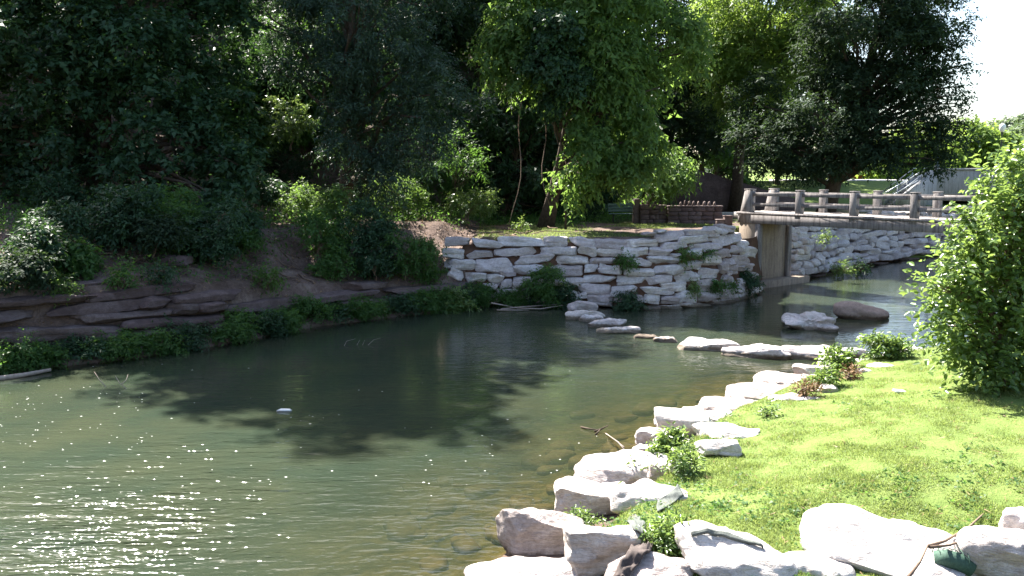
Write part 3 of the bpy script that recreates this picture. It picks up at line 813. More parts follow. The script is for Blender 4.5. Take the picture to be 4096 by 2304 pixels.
# road strip and far brick house
b = MB(); pa = PY(838, 178.5, 74); b.box((pa[0] - 4, 72, 4.0), (rx(905) + 6, 80, 4.35), .05); o = b.build('road', M['pave']); tag(o, kind='structure')
V = np.array([(17.5, 61, 2.45), (34, 64.5, 2.45), (34, 70, 4.32), (17.5, 72, 4.30)]); o = put('grass_slope', mesh_np('grass_slope', V, np.array([(0, 1, 2, 3)]), M['ground'])); tag(o, kind='structure')
a = o.data.attributes.new('turf', 'FLOAT', 'POINT'); a.data.foreach_set('value', np.ones(4, np.float32))
hb = thing('brick_house', 'red brick house glimpsed under the branches beyond the road', 'house', (PY(866, 172, 95)[0], 95, 4.3))
b = MB(); b.box((-3, 0, 0), (3, 6, 2.6), .02); b.build('wall', M['brick'], hb)
b = MB(); b.prism([(-3.3, 2.6), (3.3, 2.6), (0, 4.4)], -.3, 6.3); b.build('roof', M['roof'], hb)
for xw in (-1.8, 1.0):
    b = MB(); b.box((xw, -.05, .9), (xw + .9, .02, 2.0), .01); b.build('window', M['iron'], hb)
# garden path strip seen left of the footbridge
V = np.array([(13.8, 52.5, 2.56), (18.4, 52.5, 2.56), (18.4, 53.6, 2.56), (13.8, 53.6, 2.56)])
b = MB(); b.box((12.2, 52.5, 2.3), (17.6, 53.5, 2.62), .02); o = b.build('path', M['pave']); tag(o, kind='structure')

# ------------------------------------------------------------------ foliage
def unit(a): return a / (np.linalg.norm(a, axis=1)[:, None] + 1e-9)
def sprays(blobs, nleaf, leaf, rng, twig=.55, per=12, droop=.35, subs=14, sub_r=(.28, .48), gap=.0, up=.7, flat=.75):
    """leaf positions/directions on twigs over clumps over the given ellipsoids"""
    vol = np.array([float(np.prod(r)) ** (2 / 3) for _, r in blobs]); vol /= vol.sum()
    C, RR, Wt, PC = [], [], [], []
    for (c, r), wgt in zip(blobs, vol):
        c, r = np.asarray(c, float), np.asarray(r, float)
        d = unit(rng.normal(size=(subs, 3)))
        sc = c + d * r * rng.uniform(.45, .82, (subs, 1))
        sr = rng.uniform(*sub_r, (subs, 1)) * r * np.array((1, 1, flat))
        C.append(sc); RR.append(sr); Wt.append(wgt * (sr.prod(1) ** (2 / 3)) / (sr.prod(1) ** (2 / 3)).sum()); PC.append(np.repeat(c[None], subs, 0))
    C, RR, Wt, PC = np.concatenate(C), np.concatenate(RR), np.concatenate(Wt), np.concatenate(PC)
    nt_ = max(1, nleaf // per)
    idx = rng.choice(len(C), nt_, p=Wt / Wt.sum())
    d = unit(rng.normal(size=(nt_, 3)))
    d[:, 2] = np.where(d[:, 2] < -.35, -d[:, 2] * .6, d[:, 2]); d = unit(d)
    org = C[idx] + d * RR[idx] * rng.uniform(.55, 1.0, (nt_, 1))
    if gap:
        keep = fbm(org * .9, 31, 2) > -1 + gap; org, d, idx = org[keep], d[keep], idx[keep]; nt_ = len(org)
    out = unit(org - PC[idx])
    axis = unit(d * .5 + out * .6 + rng.normal(size=(nt_, 3)) * .45 + np.array((0, 0, -droop)))
    t = np.tile(np.linspace(.05, 1, per), nt_)
    A = np.repeat(axis, per, 0); O = np.repeat(org, per, 0); D = np.repeat(d, per, 0)
    tl = twig * np.repeat(rng.uniform(.6, 1.3, nt_), per)
    pos = O + A * (t * tl)[:, None] + rng.normal(size=A.shape) * leaf * .25
    pos[:, 2] -= droop * .5 * (t * tl) ** 2 / max(twig, .1)
    side = unit(np.cross(A, np.array((0, 0, 1.)) + rng.normal(size=A.shape) * .25))
    sg = np.tile(np.where(np.arange(per) % 2, 1., -1.), nt_)
    dirs = unit(side * sg[:, None] * .9 + A * .6 + rng.normal(size=A.shape) * .35 + np.array((0, 0, -droop * .8)))
    nrm = unit(np.array((0, 0, up)) + D * .5 + rng.normal(size=A.shape) * .45)
    tone = np.repeat(rng.uniform(0, 1, nt_), per) * .6 + rng.uniform(0, .4, len(pos))
    return pos, dirs, nrm, tone, C
def leaves(name, pos, dirs, nrm, size, asp, mat, tone, rng, rich=False):
    n = len(pos); sz = size * rng.uniform(.65, 1.25, n)[:, None]
    side = unit(np.cross(dirs, nrm)); nn = np.cross(side, dirs)
    w = asp * sz * .5
    fold = nn * w * .35
    if rich:
        V = np.stack([pos, pos + dirs * sz * .3 + side * w * .9 + fold, pos + dirs * sz * .66 + side * w * .75 + fold * .8, pos + dirs * sz - nn * sz * .1, pos + dirs * sz * .66 - side * w * .75 + fold * .8, pos + dirs * sz * .3 - side * w * .9 + fold], 1)
        b_ = np.arange(n)[:, None] * 6
        Fq = np.concatenate([b_ + np.array((0, 1, 2, 3)), b_ + np.array((0, 3, 4, 5))], 0); tone = np.concatenate([tone, tone])
    else:
        V = np.stack([pos + dirs * sz * .12 + side * w * .95 + fold, pos + dirs * sz * 1.05 - nn * sz * .12, pos + dirs * sz * .12 - side * w * .95 + fold], 1)
        Fq = np.arange(n)[:, None] * 3 + np.array((0, 1, 2))
    return mesh_np(name, V.reshape(-1, 3), Fq, mat, tone)
def wood(base, tips, r0, rng, mid=None, n=7):
    """trunk with limbs to the clump centres, one joined piece of wood"""
    b = MB(); base = np.asarray(base, float); tips = [np.asarray(t, float) for t in tips]
    top = np.mean(tips, 0); top[2] = max(t[2] for t in tips) * .6 + top[2] * .4
    t = np.linspace(0, 1, 9)[:, None]
    tr = base * (1 - t) + top * t
    tr[:, :2] += np.cumsum(rng.normal(size=(9, 2)) * .10, 0) * t * (1 - t) * 4 * .6
    b.tube(tr, r0 * (1 - .8 * t[:, 0]) + np.where(t[:, 0] < .05, r0 * .35, 0), n)
    for tip in tips:
        hz = np.clip((tip[2] - base[2]) * .6, .1, None); q = np.clip(hz / (top[2] - base[2] + 1e-6), .12, .92)
        j = q * 8; i = int(j); st_ = tr[i] + (tr[min(i + 1, 8)] - tr[i]) * (j - i)
        s_ = np.linspace(0, 1, 7)[:, None]
        pth = st_ * (1 - s_) + tip * s_; pth[:, 2] += (np.sin(s_[:, 0] * math.pi) * .10 * np.linalg.norm(tip - st_))
        pth += rng.normal(size=pth.shape) * .05 * np.linalg.norm(tip - st_) * s_ * (1 - s_) * 3
        rr = r0 * (1 - .8 * q) * .42
        b.tube(pth, rr * (1 - .85 * s_[:, 0]) + .006, 5)
    return b
def plant(name, label, cat, base, blobs, nleaf, leaf, asp, mat, seed, group=None, r0=.2, crown='crown', trunk='trunk', rich=False, limbs=True, bark='bark', **kw):
    rng = np.random.default_rng(seed)
    base = np.asarray(base, float)
    root = thing(name, label, cat, base, 0, group)
    bl = [(np.asarray(c, float) - base, np.asarray(r, float)) for c, r in blobs]
    pos, dirs, nrm, tone, C = sprays(bl, nleaf, leaf, rng, **kw)
    put(crown, leaves(crown, pos, dirs, nrm, leaf, asp, L[mat], tone, rng, rich), root)
    tips = [c for c, _ in bl]
    if limbs:
        extra = C[rng.choice(len(C), min(len(C), 2 * len(bl)), False)]
        tips = tips + list(extra)
    wood((0, 0, -.15), tips, r0, rng, n=6).build(trunk, M[bark], root, sm=True)
    return root
def blob(u, v, r, y, ry=None, asp=1.0):
    """ellipsoid seen at (u, v) with radius r picture units, y metres away"""
    c = PY(u, v, y); rr = r * y / F
    return (c, (rr, ry if ry else rr * .9, rr * asp))

# --- big trees of the far bank
plant('maple_tree', 'big dark maple hanging over the rocky bank nearest the frame edge', 'tree', (*PY(95, 200, 37)[:2], 3.2),
      [blob(30, 30, 75, 34), blob(115, 40, 75, 35), blob(200, 35, 60, 37), blob(70, 110, 55, 34), blob(150, 120, 62, 34), blob(215, 130, 45, 35), blob(120, 185, 42, 33), blob(185, 190, 46, 33), blob(222, 215, 28, 32), blob(50, 165, 32, 35), blob(60, -60, 90, 36), blob(170, -70, 80, 38), blob(-40, 40, 70, 36), blob(-60, 140, 60, 35), blob(238, 165, 26, 33.5), blob(70, -170, 80, 36), blob(150, -190, 80, 37), blob(110, -290, 80, 36.5), blob(190, -270, 60, 37), blob(105, -370, 75, 36), blob(60, -270, 70, 36), blob(120, -130, 80, 36), blob(130, -240, 90, 36), blob(200, -170, 70, 37), blob(215, -60, 50, 37), blob(18, 105, 50, 36), blob(5, 180, 42, 36), blob(40, 215, 30, 35)],
      170000, .23, .8, 'maple', 1, r0=.42, twig=.8, per=12, subs=28, sub_r=(.16, .3), gap=.62)
plant('willow_tree', 'broad grey-green narrow-leaved tree leaning over the bank left of the bright tree', 'tree', (*PY(345, 205, 40)[:2], 2.8),
      [blob(330, 25, 60, 38), blob(395, 60, 58, 37), blob(430, 95, 40, 36), blob(370, 130, 50, 37), blob(420, 140, 34, 36.5), blob(340, 80, 45, 38), blob(300, -50, 80, 39), blob(410, -30, 70, 39), blob(385, 175, 34, 37), blob(330, -90, 70, 40), blob(420, -70, 60, 40), blob(270, -150, 70, 39), blob(300, -210, 60, 39), blob(255, -110, 60, 38), blob(255, 20, 34, 38.5), blob(352, 20, 30, 35.5), blob(285, 60, 22, 38), blob(350, 60, 24, 35.5)],
      165000, .20, .30, 'willow', 2, r0=.38, twig=.8, per=16, subs=28, sub_r=(.17, .32), droop=.45, gap=.5)
plant('bright_green_tree', 'bright green drooping tree with vines behind the stacked wall', 'tree', (*PY(545, 215, 40.5)[:2], 2.5),
      [blob(530, 30, 50, 38), blob(600, 20, 60, 38), blob(655, 40, 45, 38.5), blob(590, 75, 50, 37.5), blob(640, 95, 34, 37.5), blob(500, 55, 26, 37.5), blob(535, 85, 30, 37.5), blob(605, 130, 42, 37.5), blob(640, 150, 30, 37.5), blob(592, 160, 32, 37), blob(574, 178, 18, 37), blob(632, 168, 20, 37.2), blob(560, -50, 70, 39), blob(650, -50, 60, 40), blob(610, -120, 70, 40), blob(688, 45, 18, 38), blob(505, 25, 22, 37.5), blob(590, 20, 50, 39.5), blob(560, -100, 60, 39)],
      80000, .26, .55, 'bright', 3, r0=.34, twig=.85, per=12, droop=.75, subs=28, sub_r=(.16, .3), up=.45, gap=.6)
plant('box_elder_tree', 'small green tree drooping over the crenellated stone wall', 'tree', (*PY(650, 210, 45)[:2], 2.6),
      [blob(665, 178, 17, 42.8), blob(684, 172, 11, 42.8), blob(648, 170, 15, 43.2), blob(672, 162, 15, 43.5)],
      6000, .2, .5, 'bright', 4, r0=.12, twig=.6, per=12, droop=.8, subs=9)
plant('locust_tree', 'yellow-green feathery tree rising between the bright tree and the dark one', 'tree', (*PY(735, 200, 56)[:2], 2.6),
      [blob(745, 50, 42, 53), blob(790, 60, 34, 53), blob(735, 10, 50, 54), blob(790, 15, 45, 54), blob(820, 45, 22, 53), blob(760, 95, 36, 53.5), blob(720, 80, 34, 55), blob(745, -60, 70, 56), blob(705, 30, 30, 55), blob(770, 20, 60, 56), blob(790, -60, 60, 56)],
      90000, .26, .42, 'yellow', 5, r0=.4, twig=.9, per=14, subs=28, sub_r=(.16, .3), gap=.6)
plant('oak_tree', 'tall dark spreading tree standing against the white sky beyond the footbridge', 'tree', (*PY(826, 190, 48.5)[:2], 2.7),
      [blob(860, 30, 62, 46), blob(915, 45, 45, 45.5), blob(900, 0, 60, 46.5), blob(940, 60, 24, 45), blob(955, 30, 18, 45), blob(880, 95, 48, 45), blob(935, 105, 30, 45), blob(915, 138, 32, 45), blob(955, 95, 14, 45), blob(945, 140, 24, 45), blob(860, 135, 42, 46), blob(820, 110, 42, 47), blob(800, 150, 34, 47), blob(885, 152, 22, 45), blob(850, -70, 80, 48), blob(930, -50, 45, 48), blob(830, 60, 42, 48), blob(935, 160, 14, 45), blob(765, 145, 36, 48.5), blob(965, 65, 9, 45), blob(930, 20, 40, 46), blob(835, 150, 30, 46), blob(760, 105, 34, 50), blob(905, 80, 40, 46)],
      130000, .21, .5, 'dark', 6, r0=.42, twig=.8, per=12, subs=28, sub_r=(.15, .29), gap=.66)
# vine curtain on the bright tree
plant('vine', 'dense leafy vine smothering the upper trunk of the bright tree', 'vine', (*PY(566, 215, 39.2)[:2], 2.5),
      [blob(560, 25, 28, 36.2), blob(545, 60, 24, 36.3), blob(570, 75, 20, 36.4), blob(556, 100, 14, 37.0)], 14000, .16, .95, 'maple', 7, r0=.05, crown='foliage', trunk='stem', limbs=False, twig=.4, per=8, droop=.7, up=.2)
# --- trees of the shaded hillside behind
hill_spots = [(-60, 52, 12), (10, 50, 11), (75, 54, 12), (140, 50, 10), (205, 55, 9), (255, 46, 4.5), (262, 60, 7), (305, 48, 6), (360, 56, 12), (425, 52, 11), (480, 60, 12), (540, 58, 12), (600, 52, 10), (660, 60, 13), (715, 66, 17), (500, 47, 7), (640, 70, 18), (775, 70, 17), (700, 74, 19), (745, 76, 19), (815, 76, 16), (580, 64, 17), (-20, 60, 13), (30, 64, 14), (100, 66, 14), (170, 64, 10), (235, 68, 8), (330, 66, 14), (400, 64, 14)]
hill_label = ['dark woodland tree behind the big maple beyond the frame edge', 'dark woodland tree behind the maple\'s outermost limb', 'dark woodland tree behind the maple\'s thickest part', 'woodland tree behind the maple trunk', 'woodland tree in the gap right of the maple', 'slim sunlit sapling in the gap between maple and willow', 'tall woodland tree up the slope in the maple and willow gap', 'woodland tree behind the willow\'s left side', 'woodland tree behind the willow\'s middle', 'woodland tree behind the willow\'s right tip', 'dark woodland tree filling the gap beside the bright tree', 'woodland tree directly behind the bright tree', 'woodland tree behind the bright tree\'s right half', 'woodland tree behind the crenellated wall', 'woodland tree above the dark retaining wall', 'thin shaded tree between willow and bright tree', 'highest woodland tree behind the crenellated wall', 'woodland tree behind the locust and oak', 'tall woodland tree closing the gap between bright tree and locust', 'tall woodland tree behind the locust\'s middle', 'woodland tree behind the oak trunk', 'tall woodland tree up the slope behind the bright tree', 'upslope woodland tree at the frame edge behind the maple', 'upslope woodland tree behind the maple\'s top', 'upslope woodland tree above the maple trunk', 'upslope woodland tree right of the maple trunk', 'upslope woodland tree high in the forest gap', 'upslope woodland tree behind the willow top', 'upslope woodland tree between willow and bright tree']
for j, ((u, y, hgt), lab) in enumerate(zip(hill_spots, hill_label)):
    rng = np.random.default_rng(300 + j)
    x = (u - 512) / F * y; z = gz(x, y)
    bl = []
    for q in range(9):
        bl.append(((x + rng.uniform(-2.6, 2.6), y + rng.uniform(-2, 2), z + hgt * (.15 + .1 * q) + rng.uniform(-.5, .5)), (rng.uniform(1.7, 2.8), 2.0, rng.uniform(1.3, 2.2))))
    plant('woodland_tree', lab, 'tree', (x, y, z), bl, 20000, .30, .6, ['maple', 'dark', 'wild', 'maple'][j % 4] if u not in (255, 305) else 'wild', 400 + j, group='trees of the wooded slope', r0=.22, twig=.8, per=12, subs=12)
# --- far trees at the right
far_spots = [(905, 92, 148, 34), (960, 105, 150, 30), (985, 100, 140, 27), (940, 98, 155, 26), (1015, 135, 150, 26), (1045, 120, 148, 34), (1000, 210, 140, 20), (1030, 220, 136, 22), (975, 230, 140, 14), (880, 120, 160, 24), (1075, 200, 142, 26)]
far_label = ['rounded far tree behind the oak\'s lowest branches', 'sunlit yellow-green far tree right of the oak', 'sunlit far tree beside the white lamp globe', 'far tree seen through the gap above the road bridge', 'pale far tree behind the white lamp globe', 'pale far tree behind the big leafy shrub', 'hazy far hill tree on the skyline left of the shrub top', 'hazy far hill tree on the skyline above the shrub', 'small hazy skyline tree next to the oak', 'far tree over the brick house roof', 'hazy far hill tree beyond the frame edge']
for j, ((u, y, v, r), lab) in enumerate(zip(far_spots, far_label)):
    c = PY(u, v, y); rr = r * y / F; z = max(gz(c[0], c[1]), 2.5)
    bl = [(c, (rr, rr * .8, rr * .9)), (c + np.array((rr * .6, 0, -rr * .4)), (rr * .7, rr * .6, rr * .6)), (c + np.array((-rr * .6, 0, -rr * .5)), (rr * .7, rr * .6, rr * .6)), (np.array((c[0], c[1], (c[2] + z) / 2)), (rr * .9, rr * .7, max(.5, (c[2] - z) * .5)))]
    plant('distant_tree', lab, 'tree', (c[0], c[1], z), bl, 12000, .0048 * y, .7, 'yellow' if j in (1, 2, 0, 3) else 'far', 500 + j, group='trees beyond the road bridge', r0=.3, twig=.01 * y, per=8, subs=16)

# --- shrubs and weeds
def bush(u, v, r, label, mat, n, leaf=.13, asp=.55, name='shrub', cat='shrub', lift=.0, seed=None, asp_z=.8, group='shrubs of the wooded bank', droop=.4, rich=False, spread=1., y=None, per=10, twig=.4, bark='twig', k=4):
    seed = seed or nseed(); rng = np.random.default_rng(seed)
    c = G(u, v + r * asp_z * .8) if y is None else PY(u, v + r * .5, y)
    rr = r * c[1] / F
    base = np.array((c[0], c[1] + .1, gz(c[0], c[1] + .1) + lift)) if y is None else c - np.array((0, 0, rr * .3))
    bl = [(base + np.array((0, 0, rr * asp_z)), (rr * .75 * spread, rr * .7, rr * asp_z * .85))]
    for q in range(k):
        a = rng.uniform(0, 6.28)
        bl.append((base + np.array((math.cos(a) * rr * .6 * spread, math.sin(a) * rr * .45, rr * asp_z * rng.uniform(.4, 1.5))), (rr * .45, rr * .4, rr * .42)))
    return plant(name, label, cat, base, bl, n, leaf, asp, mat, seed, group=group, r0=max(.012, rr * .03), crown='foliage', trunk='stem', twig=twig, per=per, subs=8, droop=droop, rich=rich, bark=bark)
GS = 'shrubs of the wooded bank'
for (u, v, r, lab, mat, n, lf) in [
    (20, 165, 34, 'yellow-green sprouting shrub at the frame edge under the maple', 'bright', 3500, .16),
    (35, 255, 36, 'leafy shrub covering the upper rocks near the frame edge', 'maple', 4600, .14),
    (65, 262, 26, 'green shrub with pale sprays on the rocky bank top', 'wild', 2400, .16),
    (15, 285, 28, 'dark shrub low on the rocks at the frame edge', 'dark', 3500, .13),
    (150, 245, 34, 'dark shrub under the maple in the bank hollow', 'dark', 4500, .14),
    (212, 245, 38, 'hanging dark shrub over the bank left of the bare trail', 'maple', 5500, .13),
    (235, 235, 26, 'shrub at the edge of the bare trail on its shaded side', 'wild', 3000, .13),
    (265, 290, 15, 'small pale weed bush on the bare slope', 'bright', 900, .12),
    (320, 245, 32, 'green shrub right of the bare trail', 'wild', 4500, .13),
    (365, 240, 40, 'broad shrub mass on the bank below the willow', 'maple', 6500, .13),
    (405, 262, 32, 'shrub spilling down the bank beside the stacked wall', 'wild', 4500, .12),
    (340, 215, 34, 'sunlit yellow-green shrub at the forest edge', 'bright', 4500, .13),
    (300, 205, 22, 'low green shrub at the mouth of the forest', 'bright', 2200, .13),
    (400, 200, 30, 'bright sunlit shrub at the foot of the willow', 'bright', 4500, .13),
    (470, 212, 24, 'pale sunlit shrub at the foot of the bright tree', 'lime', 3600, .13),
    (440, 185, 34, 'tall green shrub in the gap beside the bright tree', 'wild', 5000, .15),
    (500, 195, 26, 'dark shrub behind the pale sunlit one', 'maple', 3200, .15),
    (520, 228, 7, 'tiny sunny yellow-green bush on the lawn above the wall', 'lime', 500, .1),
    (250, 150, 34, 'backlit glossy-leaved sapling shining in the forest gap', 'lime', 3600, .15),
    (120, 290, 14, 'small shrub growing out of the rock ledges', 'wild', 900, .1),
    (62, 298, 13, 'tuft of green growing from the ledge joints', 'bright', 700, .1),
    (160, 285, 14, 'dim tuft on the ledge top', 'maple', 900, .1),
    (110, 228, 36, 'dark shrub hanging below the maple limbs', 'maple', 4600, .15),
    (180, 232, 32, 'dark hanging shrub over the bare earth right of the maple', 'wild', 4200, .14),
    (226, 224, 30, 'shrub at the top of the bare slope', 'maple', 3800, .14),
    (330, 268, 20, 'small shrub halfway down the bank below the willow', 'wild', 2400, .12),
    (375, 270, 22, 'shrub low on the bank below the willow', 'maple', 2600, .12),
    (426, 272, 16, 'weedy shrub at the end of the ledge near the stacked wall', 'wild', 1500, .12),
    (60, 232, 26, 'shrub on the bank top near the frame edge', 'maple', 2600, .14),
    (255, 195, 36, 'dark shrub deep in the forest mouth', 'maple', 4200, .15),
    (285, 175, 34, 'second dark shrub deep in the forest mouth', 'dark', 4200, .15),
    (385, 180, 30, 'dim shrub under the willow boughs', 'wild', 3600, .14),
    (120, 215, 34, 'dim shrub at the maple trunk', 'maple', 4200, .15),
    (180, 215, 34, 'dim spreading shrub right of the maple trunk', 'wild', 4200, .15),
    (60, 200, 34, 'dim shrub left of the maple trunk', 'maple', 4200, .15),
    (290, 120, 34, 'second backlit sapling in the forest gap', 'lime', 3200, .15),
    (540, 205, 20, 'dark shrub in the shade left of the bench', 'dark', 2400, .14),
    (722, 192, 15, 'dim shrub growing before the dark retaining wall', 'dark', 1800, .16),
    (748, 190, 14, 'dim shrub at the foot of the locust trunk', 'maple', 1800, .16),
    (590, 212, 14, 'low dark shrub directly behind the bench', 'dark', 1600, .13)]:
    if v < 160: bush(u, v, r, lab, mat, n, lf, y=43, group=GS)
    else: bush(u, v, r, lab, mat, n, lf, group=GS)
# sumac-like fronds by the gap
plant('sumac', 'sumac with pale feathery sunlit fronds in the forest gap', 'shrub', (*PY(455, 215, 41)[:2], 2.6),
      [blob(455, 150, 13, 39), blob(470, 158, 11, 39), blob(445, 163, 11, 39), blob(480, 168, 9, 39.3)], 1800, .2, .3, 'wild', 77, group=GS, r0=.04, crown='foliage', trunk='stem', twig=.8, per=18, droop=.2, up=1.2, subs=5)
# climbers: weeds on the stacked wall
GWW = 'weeds rooted in the stacked wall'
def wallbush(u, v, r, lab, mat, n, lf=.1):
    c, _ = wall_pt(u, v + r * .6); rng = np.random.default_rng(nseed()); rr = r * c[1] / F
    base = c + np.array((0, -.05, 0))
    bl = [(base + np.array((rng.uniform(-.5, .5) * rr, -.15 - rr * .2, rr * rng.uniform(.2, 1.2))), (rr * .6, rr * .45, rr * .5)) for _ in range(4)]
    plant('wall_weed', lab, 'weed', base, bl, n, lf, .5, mat, nseed(), group=GWW, r0=.012, crown='foliage', trunk='stem', twig=.3, per=9, subs=6, droop=.5, bark='twig')
for a_ in [(478, 291, 13, 'narrow dark weed at the left foot of the stacked wall', 'wild', 1400), (545, 288, 26, 'largest dark bush against the foot of the stacked wall', 'wild', 5200), (565, 292, 16, 'darker bush leaning on the largest one\'s right side', 'maple', 1800),
           (622, 300, 20, 'dark bush at the waterline where the dam meets the wall', 'maple', 3400), (628, 262, 9, 'small weed high on the wall above the dam', 'wild', 500), (618, 258, 6, 'thin sprig beside the small high weed', 'wild', 220),
           (687, 255, 9, 'weed with yellow leaves in the upper wall joints', 'bright', 600), (704, 253, 6, 'thin hanging weed near the top of the wall', 'wild', 250), (692, 285, 7, 'pale sunlit weed glowing on the lower wall', 'lime', 420), (718, 283, 9, 'weed growing up beside the pale sunlit one', 'wild', 600),
           (747, 282, 14, 'bushy dark weed between the wall and the bridge abutment', 'maple', 2000), (735, 286, 6, 'little weed beside the bushy one near the abutment', 'wild', 300)]: wallbush(*a_)
for (u, v, r, lab, mat, n) in [(843, 270, 10, 'pale sunlit weed clump at the upstream water edge', 'lime', 900), (858, 268, 10, 'dark weed clump at the foot of the upstream wall', 'maple', 700), (826, 236, 5, 'yellow weed at the top of the upstream wall', 'lime', 300), (803, 280, 6, 'small weed beside the abutment footing', 'maple', 300)]:
    bush(u, v, r, lab, mat, n, .1, name='weed', cat='weed', group='weeds by the upstream wall', y=42 if u > 830 else 41)
# waterline weeds along the left bank: single clumps
GL = 'weed clumps along the shaded waterline'
wl = WF[2:11]; wtot = np.hypot(*np.diff(wl, axis=0).T).sum()
pos_words = ['at the frame edge', 'second from the frame edge', 'beside the floating log', 'past the floating log', 'before the wedge boulder', 'just past the wedge boulder', 'tall, past the wedge boulder', 'low, below the ledge corner', 'thick, below the bare slope', 'below the pale weed bush', 'next after the thick one', 'with paler tips', 'low and ragged', 'below the brown ledge', 'spreading over the ledge', 'near the wall end', 'close to the wall end', 'last dark one before the wall', 'thin, between two thicker ones', 'dense, overhanging the water', 'at the end of the ledge stones', 'where the driftwood sticks begin', 'leaning from the last ledge stone', 'under the spilling shrub', 'right by the wall foot', 'with reddish stems, by the wall', 'shaggy, at the waterline bend', 'short, below the ledge end', 'leafy, at the ledge end', 'tucked under the last ledge', 'flat, beside the driftwood', 'very last at the wall foot']
# count along the stretch in view
k0 = 0
for j in range(38):
    s0 = 4.0 + (wtot - 4.6) * j / 37
    pt, t = poly_at(wl, s0); back = np.array((-t[1], t[0])); rng = np.random.default_rng(900 + j)
    if pt[0] / pt[1] < -.62: continue
    if abs(pt[0] + 8.9) < .25: continue
    b0 = pt + back * rng.uniform(.15, .5); rr = rng.uniform(.38, .66)
    base = np.array((b0[0], b0[1], .06))
    bl = [(base + np.array((rng.uniform(-.4, .4), rng.uniform(-.25, .25), rr * rng.uniform(.3, .8))), (rr * .65, rr * .55, rr * .5)) for _ in range(4)]
    lab = 'green waterline weed clump ' + pos_words[min(k0, len(pos_words) - 1)]; k0 += 1
    plant('weed_clump', lab, 'weed', base, bl, 3000, .11, .45, 'wild' if j % 4 else 'maple', 900 + j, group=GL, r0=.012, crown='foliage', trunk='stem', twig=.35, per=10, subs=7, droop=.3, bark='twig')
bush(457, 302, 15, 'pale sunlit weed clump where the bank meets the stacked wall', 'lime', 1800, .12, name='weed_clump', cat='weed', group=GL)
# undergrowth carpet: uncountable
rng = np.random.default_rng(77); NP_ = 44000
px_ = np.c_[rng.uniform(-42, 10, NP_), rng.uniform(16, 66, NP_)]
z_, zn_, df__, _ = ground(px_)
keep = (zn_ == 1) & (df__ > 1.6) & (fbm(np.c_[px_ * .45, z_ * 0], 41) > np.where(df__ > 6, -.5, .05)) & ((px_[:, 0] < -2.2) | (df__ > 8.5))
px_, z_ = px_[keep], z_[keep]
nn_ = len(px_); per = 6
P3 = np.repeat(np.c_[px_, z_], per, 0) + np.c_[rng.normal(size=(nn_ * per, 2)) * .22, np.abs(rng.normal(size=nn_ * per)) * .25]
o = put('undergrowth', leaves('undergrowth', P3, unit(rng.normal(size=P3.shape) + (0, 0, .1)), unit(rng.normal(size=P3.shape) * .5 + (0, 0, 1)), .13, .6, L['wild'], rng.uniform(0, 1, len(P3)), rng))
tag(o, kind='stuff', label='low leafy undergrowth covering the shaded bank and forest floor')
# fallen leaves on the bank
px_ = np.c_[rng.uniform(-24, 0, 30000), rng.uniform(18, 42, 30000)]
z_, zn_, df__, _ = ground(px_); keep = (zn_ == 1) & (df__ > .9) & (df__ < 9)
P3 = np.c_[px_, z_ + .03][keep]
o = put('leaf_litter', leaves('leaf_litter', P3, unit(rng.normal(size=P3.shape) * (1, 1, .2)), unit(rng.normal(size=P3.shape) * .3 + (0, 0, 1)), .09, .6, L['straw'], rng.uniform(0, 1, len(P3)), rng))
tag(o, kind='stuff', label='dry brown leaf litter on the bare bank')

# roots and fallen twigs on the bare slope
rng = np.random.default_rng(55); mb = MB()
for _ in range(110):
    s0 = rng.uniform(3, wtot - 1); pt, t = poly_at(wl, s0); back = np.array((-t[1], t[0])); d0 = rng.uniform(2.0, 6.5); ln = rng.uniform(.4, 1.8); a_ = rng.normal() * .9
    st_ = pt + back * d0; pth = []
    for w_ in np.linspace(0, 1, 6):
        q = st_ + (back * -math.cos(a_) + t * math.sin(a_)) * ln * w_ + rng.normal(size=2) * .05; pth.append((q[0], q[1], gz(q[0], q[1]) + .03 + .05 * rng.uniform()))
    mb.tube(pth, np.linspace(rng.uniform(.015, .045), .006, 6), 5)
o = mb.build('roots', M['twig'], sm=True); tag(o, kind='stuff', label='bare roots and fallen twigs on the shaded earth slope')
# --- the big leafy shrub on the lawn
sb = G(1003, 394)
YB = sb[1] + .3
def bb(u, v, r, dy=0., a=1.): return blob(u, v, r, YB + dy, None, a)
plant('leafy_shrub', 'big sunlit leafy shrub at the lawn\'s far corner hiding the footbridge end', 'shrub', (sb[0] + .3, YB + .2, gz(sb[0] + .3, YB + .2)),
      [bb(1010, 185, 20), bb(1034, 170, 26), bb(992, 224, 28), bb(1034, 220, 44, .3), bb(972, 264, 30), bb(1010, 270, 55, .4), bb(956, 300, 26), bb(994, 330, 46, .2), bb(954, 325, 20), bb(970, 355, 26), bb(1010, 365, 36), bb(1060, 300, 70, .8), bb(1060, 210, 60, .8), bb(944, 285, 13, -.3), bb(1050, 370, 45, .5)],
      24000, .125, .62, 'lime', 11, r0=.07, crown='foliage', trunk='stem', rich=True, bark='twig', twig=.55, per=11, droop=.2, subs=16, sub_r=(.2, .4))

